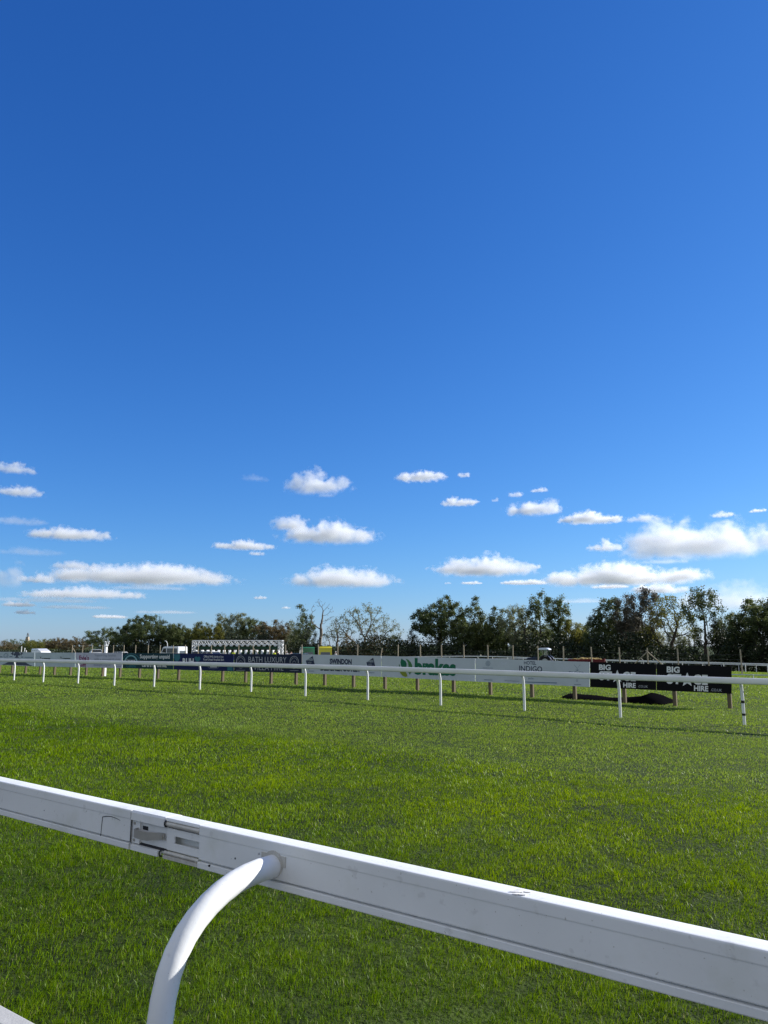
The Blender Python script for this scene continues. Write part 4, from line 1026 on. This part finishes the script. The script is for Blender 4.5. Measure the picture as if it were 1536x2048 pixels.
T = [
 # far trees, left
 (6,1278,30,205,'broad','brown','far brownish tree cut by the left edge, beside the tower',G2,.8),
 (33,1275.5,30,225,'broad','mid','far rounded green tree directly below the stone tower',G2,.8),
 (66,1277,22,190,'broad','dark','far dark tree just right of the stone tower',G2,.8),
 (86,1273.5,30,180,'broad','yellow','far pale yellowish tree above the coach roof',G2,.8),
 (120,1272.5,24,170,'broad','brown','far brown green tree between the coach roof and the marker post',G2,.8),
 (155,1272,26,165,'broad','brown','far tawny tree left of the marker post',G2,.8),
 (211,1253.5,36,150,'broad','mid','middle sized green tree right behind the marker post',G1,1.0),
 # main line, left to right
 (304,1225,58,146,'broad','dark','very broad dark dome of a tree above the teal board',G1,2.4),
 (262,1240,30,148,'broad','dark','lower dark shoulder tree left of the broad dark dome',G1,1.1),
 (362,1243,32,148,'broad','mid','green tree filling the gap between the dome and the yellowish tree',G1,1.0),
 (411,1239.5,32,145,'broad','yellow','yellow green rounded tree left of the starting stalls',G1,1.1),
 (446,1222,13,149,'tall','pale','narrow tree standing up behind the yellow green tree',G1,1.2),
 (476,1223,22,148,'tall','pale','grey green thin tree behind the left half of the stalls',G1,1.3),
 (503,1231,22,150,'tall','mid','loose green tree behind the middle of the stalls',G1,1.3),
 (545,1235,34,148,'broad','brown','brown leaved rounded tree behind the right half of the stalls',G1,.75),
 (528,1250,24,139,'shrub','ivy','dark bush in front of the brown leaved tree',G1,1.4),
 (606,1208,20,147,'column','mid','slender ivy grown tree left of the dead tree',G1,1.0,.9),
 (586,1240,16,149,'column','pale','short thin tree right of the stalls',G1,.6),
 (640,1193.5,30,146,'bare','brown','bare dead tree with crooked forking limbs',G1,.2,0,0,.25,'bark_pale'),
 (618,1252,32,140,'shrub','ivy','dark bush at the foot of the dead tree',G1,1.3),
 (672,1228,18,147,'vase','pale','nearly bare small tree right of the dead tree',G1,.25,0,0,0,'bark_pale'),
 (728,1201,58,147,'vase','pale','wide sparse tree with many pale rising branches',G1,1.15,0,0,0,'bark_pale'),
 (695,1262,22,140,'shrub','brown','brownish bush below the wide sparse tree',G1,.9),
 (748,1262,30,141,'shrub','brown','low tawny bush right of the brownish one',G1,.9),
 (790,1266,24,141,'shrub','mid','low green bush before the short ivy stump',G1,.9),
 (823,1257,11,142,'column','ivy','short ivy covered stump left of the great oak like tree',G1,.8,.9),
 (878,1188,50,145,'broad','dark','big round dark tree standing alone above the leaf emblem',G1,1.35,.55),
 (948,1190,24,147,'column','mid','tall leafy tree next to the big round one',G1,1.5,.8),
 (925,1232,22,143,'broad','mid','lower tree leaning on the big round tree',G1,.9),
 (990,1209,22,148,'column','dark','dark upright tree behind the flower emblem board',G1,1.4,.8),
 (1030,1207,26,148,'tall','pale','light see through tree left of the tall pair',G1,1.2,.4),
 (1050,1212,20,144,'vase','dark','tree with dark spreading limbs left of the tractor',G1,.8,.4),
 (1078,1180,23,147,'tall','mid','taller of the tall pair behind the tractor',G1,1.15),
 (1116,1186,21,147,'tall','mid','leafier of the tall pair, right of the tractor cab',G1,1.6),
 (1146,1234,24,149,'broad','yellow','low yellowish tree right of the tall pair',G1,.7),
 (1186,1216,22,146,'column','dark','dark tree above the red trailer',G1,1.5,.9),
 (1214,1190,22,147,'tall','mid','tree with small top right of the trailer',G1,1.2,.5),
 (1250,1186,26,148,'tall','purple','purplish tree left of the tallest dull purple one',G1,1.15),
 (1282,1175,30,147,'tall','purple','tallest dull purple tree above the black boards',G1,1.3,.3),
 (1336,1183,44,146,'vase','yellow','thin yellowing tree with dark fanning limbs',G1,1.15),
 (1300,1248,24,149,'broad','yellow','low yellow green tree seen through the trunks',G1,.5),
 (1402,1166,36,146,'tall','dark','tall open tree with bent trunks and rounded leafy heads',G1,.75),
 (1430,1222,15,147,'column','ivy','ivy choked trunk beside the tall open tree',G1,.9,.9),
 (1512,1188,60,143,'broad','mid','wide spreading tree at the right edge',G1,1.15,.3),
 (1488,1250,26,150,'broad','dark','low dark tree behind the last tall fence post',G1,1.2),
 (1470,1228,34,141,'shrub','ivy','tall dark thicket under the spreading tree',G1,1.6),
 (1524,1246,36,140,'shrub','ivy','dark thicket in the right corner of the tree line',G1,1.5),
 (340,1256,30,153,'broad','dark','low dark tree behind the white van roof',G1,1.2),
 (388,1256,26,153,'broad','mid','low green tree left of the gantry end',G1,1.0),
 (470,1250,30,154,'broad','dark','low dark tree behind the gantry left of its middle',G1,1.0),
 (575,1254,26,153,'broad','dark','low dark tree just beyond the right gantry tower',G1,1.0),
 (965,1240,26,153,'broad','dark','low dark filling tree left of the flower emblem',G1,1.1),
 (1012,1238,26,154,'broad','dark','low dark filling tree above the hotel wording',G1,1.1),
 (1058,1246,24,153,'broad','yellow','low olive tree seen left of the tractor cab',G1,.7),
 (1100,1248,24,154,'broad','mid','low green tree showing past the tractor cab',G1,.8),
 (1168,1240,24,153,'broad','mid','low green tree left of the red trailer bed',G1,1.0),
 (1228,1228,26,153,'broad','dark','lower dark tree between the trailer and the purple trees',G1,1.3),
 (1268,1226,26,154,'broad','purple','lower purplish tree filling in under the tallest one',G1,1.2),
 (1352,1252,22,155,'broad','pale','pale low tree seen between bent trunks',G1,.5),
 (1384,1256,20,154,'vase','dark','thin low stems between the fanning tree and the open tree',G1,.5),
 (1452,1236,22,152,'broad','mid','lower green tree left of the wide spreading one',G1,1.1),
 (1580,1184,60,145,'broad','mid','spreading tree mostly outside the right edge',G1,1.1),
]
for t in T:
    px, yt, hf, D, kind, lf, lab, grp, dens = t[:9]; x = list(t[9:])+[0]*8
    tree(px, yt, hf, D, kind, lf, lab, grp, dens, ivy=x[0], seed=x[1], lean=x[2], bark=x[3] or 'bark')
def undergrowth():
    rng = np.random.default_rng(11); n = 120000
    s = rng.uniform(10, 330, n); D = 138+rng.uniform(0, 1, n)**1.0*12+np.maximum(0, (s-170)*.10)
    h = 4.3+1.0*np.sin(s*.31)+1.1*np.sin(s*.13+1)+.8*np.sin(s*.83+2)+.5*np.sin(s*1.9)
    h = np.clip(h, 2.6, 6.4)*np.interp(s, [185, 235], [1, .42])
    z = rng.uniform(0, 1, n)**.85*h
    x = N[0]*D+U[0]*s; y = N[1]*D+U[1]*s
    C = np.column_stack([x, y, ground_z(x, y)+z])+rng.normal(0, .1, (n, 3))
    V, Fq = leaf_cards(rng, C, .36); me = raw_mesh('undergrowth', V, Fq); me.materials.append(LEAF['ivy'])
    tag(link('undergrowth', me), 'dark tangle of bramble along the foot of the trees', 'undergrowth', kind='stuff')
undergrowth()
# ------------------------------------------------------------------ turf: every blade its own leaf, finer near the rail
def turf():
    rng = np.random.default_rng(5)
    def fbm(x, y, f, k=3, seed=0.0):
        o = np.zeros_like(x); a = 1.0
        for i in range(k):
            ang = 1.1*i+seed; c, s = math.cos(ang), math.sin(ang)
            u = (x*c+y*s)*f; v = (-x*s+y*c)*f
            o += a*(np.sin(u+1.7*np.sin(v*.7+seed))*np.cos(v*1.1+1.3*np.sin(u*.6+2*seed))); f *= 2.07; a *= .55
        return o/1.7
    def field(r0, r1, dens, half):
        n = int(dens*half*(r1*r1-r0*r0))
        r = np.sqrt(rng.uniform(r0*r0, r1*r1, n)); a = rng.uniform(-half, half, n)
        x = r*np.sin(a); y = r*np.cos(a); D = x*N[0]+y*N[1]
        k = D > 2.17
        return x[k], y[k], D[k]
    Vs = []; Ts = []; n5 = 0; cnt = 0
    bands = [(1.9,3.4,15000,.82,.0024,.026),(3.4,5,11000,.74,.003,.026),(5,7.5,6500,.70,.004,.027),(7.5,11,3600,.66,.0058,.028),(11,17,1700,.63,.009,.033),(17,26,800,.62,.014,.035),(26,42,300,.60,.026,.04),(42,70,100,.60,.045,.045),(70,112,30,.58,.09,.055)]
    for r0, r1, dens, half, w, h in bands:
        x, y, D = field(r0, r1, dens, half); n = len(x)
        s = x*U[0]+y*U[1]
        pat = fbm(x, y, 1.9, 3, .3); pat2 = fbm(x, y, .55, 3, 1.9); fine = .6*fbm(x, y, 7.5, 2, 4.1)+.8*fbm(x, y, 24, 2, 2.7)*np.clip(1.25-D/22, 0, 1)
        edge = 10.6+.5*fbm(x, y, .8, 2, 2.2)
        band = np.clip((D-edge)/1.4+.5, 0, 1)                            # cut the other way beyond: greyer, more bent
        keep = rng.random(n) < np.clip(.80+.60*fine+.22*pat, .12, 1)
        hh = h*rng.lognormal(0, .28, n)*(1+.25*pat+.52*fine)*(1-.25*band)
        hh = np.clip(hh, .009, .075)
        ww = w*rng.uniform(.6, 1.25, n)
        la = fbm(x, y, .9, 2, 5.5)*2.6+rng.normal(0, 1.4, n)               # which way a blade leans
        lm = np.abs(rng.normal(.55, .40, n))+.10*band
        flat = rng.random(n) < .035
        lm = np.where(flat, rng.uniform(1.2, 2.6, n), lm)
        ln = np.where(flat, hh*.5, hh)
        dx = np.cos(la)*lm*ln; dy = np.sin(la)*lm*ln
        # on the far band blades are laid away along the mower's run
        dx += band*(-U[0])*.35*hh; dy += band*(-U[1])*.35*hh
        fa = rng.uniform(0, 2*np.pi, n); wx = np.cos(fa)*ww/2; wy = np.sin(fa)*ww/2
        z = ground_z(x, y)-.004
        tint = np.clip(.45-.16*np.clip((6.5-D)/3, 0, 1)+.22*pat2+.16*pat+.10*fine+rng.normal(0, .17, n)+.0*band, 0, 1)
        dry = np.where(rng.random(n) < (.030+.025*band), 1.0, 0.0)*rng.uniform(.5, 1, n)
        p0 = np.stack([x-wx, y-wy, z], 1); p1 = np.stack([x+wx, y+wy, z], 1)
        m0 = np.stack([x-wx*.8+dx*.38, y-wy*.8+dy*.38, z+ln*.62], 1); m1 = np.stack([x+wx*.8+dx*.38, y+wy*.8+dy*.38, z+ln*.62], 1)
        tp = np.stack([x+dx, y+dy, z+ln], 1)
        k = keep
        Vs.append(np.stack([p0[k], p1[k], m1[k], m0[k], tp[k]], 1).reshape(-1, 3))
        Ts.append(np.repeat(np.stack([tint[k], dry[k], band[k], np.ones(k.sum())], 1), 5, axis=0)); cnt += int(k.sum())
    V = np.concatenate(Vs); C = np.concatenate(Ts); n = len(V)//5
    me = bpy.data.meshes.new('grass')
    me.vertices.add(len(V)); me.vertices.foreach_set('co', V.astype(np.float32).ravel())
    i = np.arange(n, dtype=np.int32)[:, None]*5
    lo = (i+np.array([[0,1,2,3,3,2,4]], np.int32)).ravel()
    me.loops.add(n*7); me.loops.foreach_set('vertex_index', lo)
    st = (np.arange(n, dtype=np.int32)[:, None]*7+np.array([[0,4]], np.int32)).ravel(); tt = np.tile(np.array([4,3], np.int32), n)
    me.polygons.add(2*n); me.polygons.foreach_set('loop_start', st); me.polygons.foreach_set('loop_total', tt)
    me.update(calc_edges=True)
    me.polygons.foreach_set('use_smooth', np.ones(2*n, bool))
    at = me.attributes.new('blade', 'FLOAT_COLOR', 'POINT'); at.data.foreach_set('color', C.astype(np.float32).ravel())
    m = bpy.data.materials.new('grass_blades'); m.use_nodes = True; nt = m.node_tree; nt.nodes.clear()
    nn = nt.nodes.new; ln = nt.links.new
    out = nn('ShaderNodeOutputMaterial'); mix = nn('ShaderNodeMixShader'); pb = nn('ShaderNodeBsdfPrincipled'); tr = nn('ShaderNodeBsdfTranslucent')
    an = nn('ShaderNodeAttribute'); an.attribute_name = 'blade'; sep = nn('ShaderNodeSeparateColor'); ln(an.outputs['Color'], sep.inputs[0])
    rp = nn('ShaderNodeValToRGB'); e = rp.color_ramp.elements
    e[0].position = .05; e[0].color = (.045, .108, .000, 1); e[1].position = .95; e[1].color = (.255, .370, .000, 1)
    q = rp.color_ramp.elements.new(.5); q.color = (.138, .242, .000, 1)
    ln(sep.outputs[0], rp.inputs['Fac'])
    b1 = nn('ShaderNodeMix'); b1.data_type = 'RGBA'; b1.inputs['B'].default_value = (.225, .335, .062, 1); ln(rp.outputs['Color'], b1.inputs['A'])
    bm_ = nn('ShaderNodeMath'); bm_.operation = 'MULTIPLY'; bm_.inputs[1].default_value = .68; ln(sep.outputs[2], bm_.inputs[0]); ln(bm_.outputs[0], b1.inputs['Factor'])
    b2 = nn('ShaderNodeMix'); b2.data_type = 'RGBA'; b2.inputs['B'].default_value = (.34, .33, .14, 1); ln(b1.outputs['Result'], b2.inputs['A']); ln(sep.outputs[1], b2.inputs['Factor'])
    ln(b2.outputs['Result'], pb.inputs['Base Color']); pb.inputs['Roughness'].default_value = .42; pb.inputs['Specular IOR Level'].default_value = .14
    hs = nn('ShaderNodeHueSaturation'); hs.inputs['Hue'].default_value = .484; hs.inputs['Saturation'].default_value = 1.05; hs.inputs['Value'].default_value = 1.35
    ln(b2.outputs['Result'], hs.inputs['Color']); ln(hs.outputs['Color'], tr.inputs['Color'])
    mix.inputs['Fac'].default_value = .34
    ln(pb.outputs[0], mix.inputs[1]); ln(tr.outputs[0], mix.inputs[2]); ln(mix.outputs[0], out.inputs['Surface'])
    me.materials.append(m)
    tag(link('grass', me), 'mown green turf of the racecourse, blade by blade', 'grass', kind='stuff')
    print('grass blades', n)
turf()
# ------------------------------------------------------------------ fair weather clouds, each a body of mist kilometres away
def cloud_mat(name, dens, lobes, Hm, seed, wisp):
    """mist that thins out from the middle of its lobes and frays by noise; flat underneath"""
    m = bpy.data.materials.new(name); m.use_nodes = True; nt = m.node_tree; nt.nodes.clear(); nn = nt.nodes.new; ln = nt.links.new
    out = nn('ShaderNodeOutputMaterial'); pv = nn('ShaderNodeVolumePrincipled')
    pv.inputs['Color'].default_value = (.955, .968, .99, 1); pv.inputs['Anisotropy'].default_value = .3
    tc = nn('ShaderNodeTexCoord'); best = None
    def mth(op, a, b=None, c=None):
        q = nn('ShaderNodeMath'); q.operation = op
        for k, x in enumerate((a, b, c)):
            if x is None: continue
            if isinstance(x, (int, float)): q.inputs[k].default_value = x
            else: ln(x, q.inputs[k])
        return q.outputs[0]
    for c, r in lobes:
        mp = nn('ShaderNodeMapping'); mp.vector_type = 'POINT'
        mp.inputs['Scale'].default_value = tuple(1/x for x in r); mp.inputs['Location'].default_value = tuple(-c[k]/r[k] for k in range(3))
        ln(tc.outputs['Object'], mp.inputs['Vector'])
        le = nn('ShaderNodeVectorMath'); le.operation = 'LENGTH'; ln(mp.outputs[0], le.inputs[0])
        best = le.outputs['Value'] if best is None else mth('MINIMUM', best, le.outputs['Value'])
    mp = nn('ShaderNodeMapping'); f = 3.3/Hm; mp.inputs['Scale'].default_value = (f*1.0, f*1.0, f*1.15); mp.inputs['Location'].default_value = (seed*3.7, seed*1.3, 0)
    ln(tc.outputs['Object'], mp.inputs['Vector'])
    nz = nn('ShaderNodeTexNoise'); nz.inputs['Scale'].default_value = 1; nz.inputs['Detail'].default_value = 7; nz.inputs['Roughness'].default_value = .62
    ln(mp.outputs[0], nz.inputs['Vector'])
    body = mth('SUBTRACT', 1.0, best)
    v = mth('ADD', mth('MULTIPLY', body, 2.3), mth('MULTIPLY_ADD', nz.outputs['Fac'], 5.6 if not wisp else 5.0, -3.5 if not wisp else -3.1))
    cl = nn('ShaderNodeClamp'); ln(v, cl.inputs[0])
    sx = nn('ShaderNodeSeparateXYZ'); ln(tc.outputs['Object'], sx.inputs[0])
    fl = nn('ShaderNodeMapRange'); fl.interpolation_type = 'SMOOTHSTEP'; fl.inputs['From Min'].default_value = -.52*Hm; fl.inputs['From Max'].default_value = -.26*Hm; ln(sx.outputs['Z'], fl.inputs['Value'])
    ln(mth('MULTIPLY', mth('MULTIPLY', cl.outputs[0], fl.outputs[0]), dens), pv.inputs['Density'])
    ln(pv.outputs[0], out.inputs['Volume'])
    return m
def cloud(i, px, py, w, h, dens, label, base=1050.0):
    rng = np.random.default_rng(100+i)
    d = ray(px, py); d /= np.linalg.norm(d); elv = max(d[2], .035)
    dist = min(base/elv, 16000.0); c = np.array([0,0,EYE])+d*dist
    wisp = dens < .3
    Wm = w/F*dist*1.12; Hm = h/F*dist*1.25
    az = math.atan2(d[0], d[1])
    K = int(np.clip(round(w/h*1.1), 2, 7)); lobes = []
    lobes.append(((0, 0, -Hm*.30), (Wm*.52, Wm*.34, Hm*.40)))
    for k in range(K):
        t = (k+.5)/K*2-1+rng.uniform(-.18, .18); t = max(-.8, min(.8, t)); e = (1-abs(t)**2.0)
        hh = Hm*(.30+.62*e*rng.uniform(.45, 1)); rx = Wm*rng.uniform(.16, .26)*(.6+.5*e)*(1 if K > 2 else 1.5)
        lobes.append(((t*Wm*.42, rng.uniform(-.12,.12)*Wm, -Hm*.38+hh*.22), (rx, rx*rng.uniform(.8,1.2), hh*.72)))
    b = MB()
    for lc, lr in lobes: b.sphere(lc, lr, 20, 12)
    me = b.mesh('cloud', [])
    o = bpy.data.objects.new('cloud', me); COL.objects.link(o)
    md = o.modifiers.new('r', 'REMESH'); md.mode = 'VOXEL'; md.voxel_size = Hm/12
    ev = o.evaluated_get(bpy.context.evaluated_depsgraph_get()); me2 = bpy.data.meshes.new_from_object(ev)
    bpy.data.objects.remove(o); bpy.data.meshes.remove(me)
    nv = len(me2.vertices); co = np.empty(nv*3, np.float32); me2.vertices.foreach_get('co', co); co = co.reshape(-1, 3)
    zmin = -Hm*.5; co[:, 2] = np.where(co[:, 2] < zmin, zmin+(co[:, 2]-zmin)*.1, co[:, 2])
    me2.vertices.foreach_set('co', co.ravel()); me2.update()
    me2.name = 'cloud'; me2.materials.clear(); me2.materials.append(cloud_mat('cloud_mist', dens*3.7/Hm*(.4 if wisp else 1), lobes, Hm, i, wisp))
    ob = link('cloud', me2, None, tuple(c)); ob.rotation_euler = (0, 0, -az)
    tag(ob, label, 'cloud', 'small white clouds low in the sky')
CL = [
 (30,930,72,26,.55,'soft cloud on the left edge, upper of the two there'),
 (38,977,88,24,.55,'flat cloud on the left edge, just under the upper one'),
 (40,1037,92,20,.22,'faint grey streak of cloud on the left edge'),
 (142,1060,150,30,.8,'three humped white cloud above the long low bank at left'),
 (510,952,60,18,.12,'thin wisp left of the big upper middle cloud'),
 (636,955,138,54,.9,'big puffy cloud highest in the middle of the sky'),
 (652,988,40,11,.18,'faint shred under the highest middle cloud'),
 (578,1037,74,42,.9,'rounded cloud lobe left of the broad middle cloud'),
 (662,1056,205,50,1.0,'broad flat based cloud in the middle of the sky'),
 (490,1087,120,20,.6,'narrow cloud left of the broad middle one'),
 (514,1104,36,12,.45,'little puff under the narrow cloud'),
 (18,1138,50,60,.6,'tall greyish cloud cut by the left edge'),
 (78,1152,66,22,.7,'small bright cloud right of the tall greyish one'),
 (132,1152,20,12,.5,'tiny puff between the small bright cloud and the long bank'),
 (150,1124,84,24,.5,'grey shoulder at the left end of the long bank'),
 (292,1140,345,44,.8,'very long low bank of cloud at left'),
 (172,1181,205,24,.45,'long grey streak under the low bank'),
 (37,1205,56,13,.8,'bright little cloud low at the left edge'),
 (50,1222,38,10,.6,'tiny low cloud under the bright little one'),
 (220,1231,64,9,.6,'thin bright streak just above the marker post tree'),
 (150,1212,130,9,.16,'faint low veil at left'),
 (520,1193,26,9,.8,'lone small puff above the starting stalls'),
 (572,1214,20,6,.5,'tiniest low puff right of the lone one'),
 (684,1146,226,48,.8,'wide pale cloud above the sparse branching tree'),
 (843,947,102,26,.95,'bright lens shaped cloud right of the sky centre'),
 (926,947,27,14,.6,'tiny puff right of the bright lens shaped cloud'),
 (919,999,76,22,.9,'small flat cloud below the tiny upper puff'),
 (990,998,15,10,.35,'smallest shred left of the peaked cloud'),
 (1030,986,30,14,.45,'small shred above the left end of the peaked cloud'),
 (1080,977,38,12,.4,'small shred above the peaked cloud'),
 (1066,1006,118,42,1.0,'peaked white cloud on the right of the sky'),
 (1180,1032,122,24,.9,'pointed flat cloud right of the peaked one'),
 (1288,1030,64,22,.4,'ragged shred over the left end of the biggest cloud'),
 (1395,1062,320,84,.9,'biggest cloud, reaching the right edge'),
 (1445,1026,46,14,.5,'small shred above the middle of the biggest cloud'),
 (1516,1019,30,8,.6,'small bright shred at the right edge above the biggest cloud'),
 (1212,1087,72,26,.8,'small cloud under the left tip of the biggest one'),
 (966,1124,206,46,.95,'long sloping cloud above the big round tree'),
 (1071,1130,24,13,.7,'puff at the right tip of the long sloping cloud'),
 (1242,1142,296,44,.95,'long bright cloud over the trees at right'),
 (1048,1162,88,12,.7,'thin low cloud above the tall pair of trees'),
 (942,1164,42,8,.6,'small low streak above the leafy tree beside the big one'),
 (896,1164,14,8,.35,'faint dot of cloud above the big round tree'),
 (1220,1171,70,9,.6,'thin bright streak just over the purplish tree'),
 (1318,1172,110,24,.8,'bright heaped cloud right behind the tallest purple tree'),
 (1470,1178,230,70,.30,'broad hazy veil of cloud low at the right edge'),
 (95,1196,180,14,.14,'thin grey veil between the low streaks at left'),
 (330,1222,120,9,.13,'faint veil above the yellowish tree'),
 (60,1100,110,16,.12,'faint veil left of the long bank'),
 (300,1172,150,12,.12,'grey wisp beneath the right end of the long bank'),
 (1330,1120,90,12,.15,'wisp between the biggest cloud and the long bright one'),
 (1160,1200,120,10,.10,'barely visible low veil right of the tall pair'),
]
for i, c_ in enumerate(CL): cloud(i, *c_)
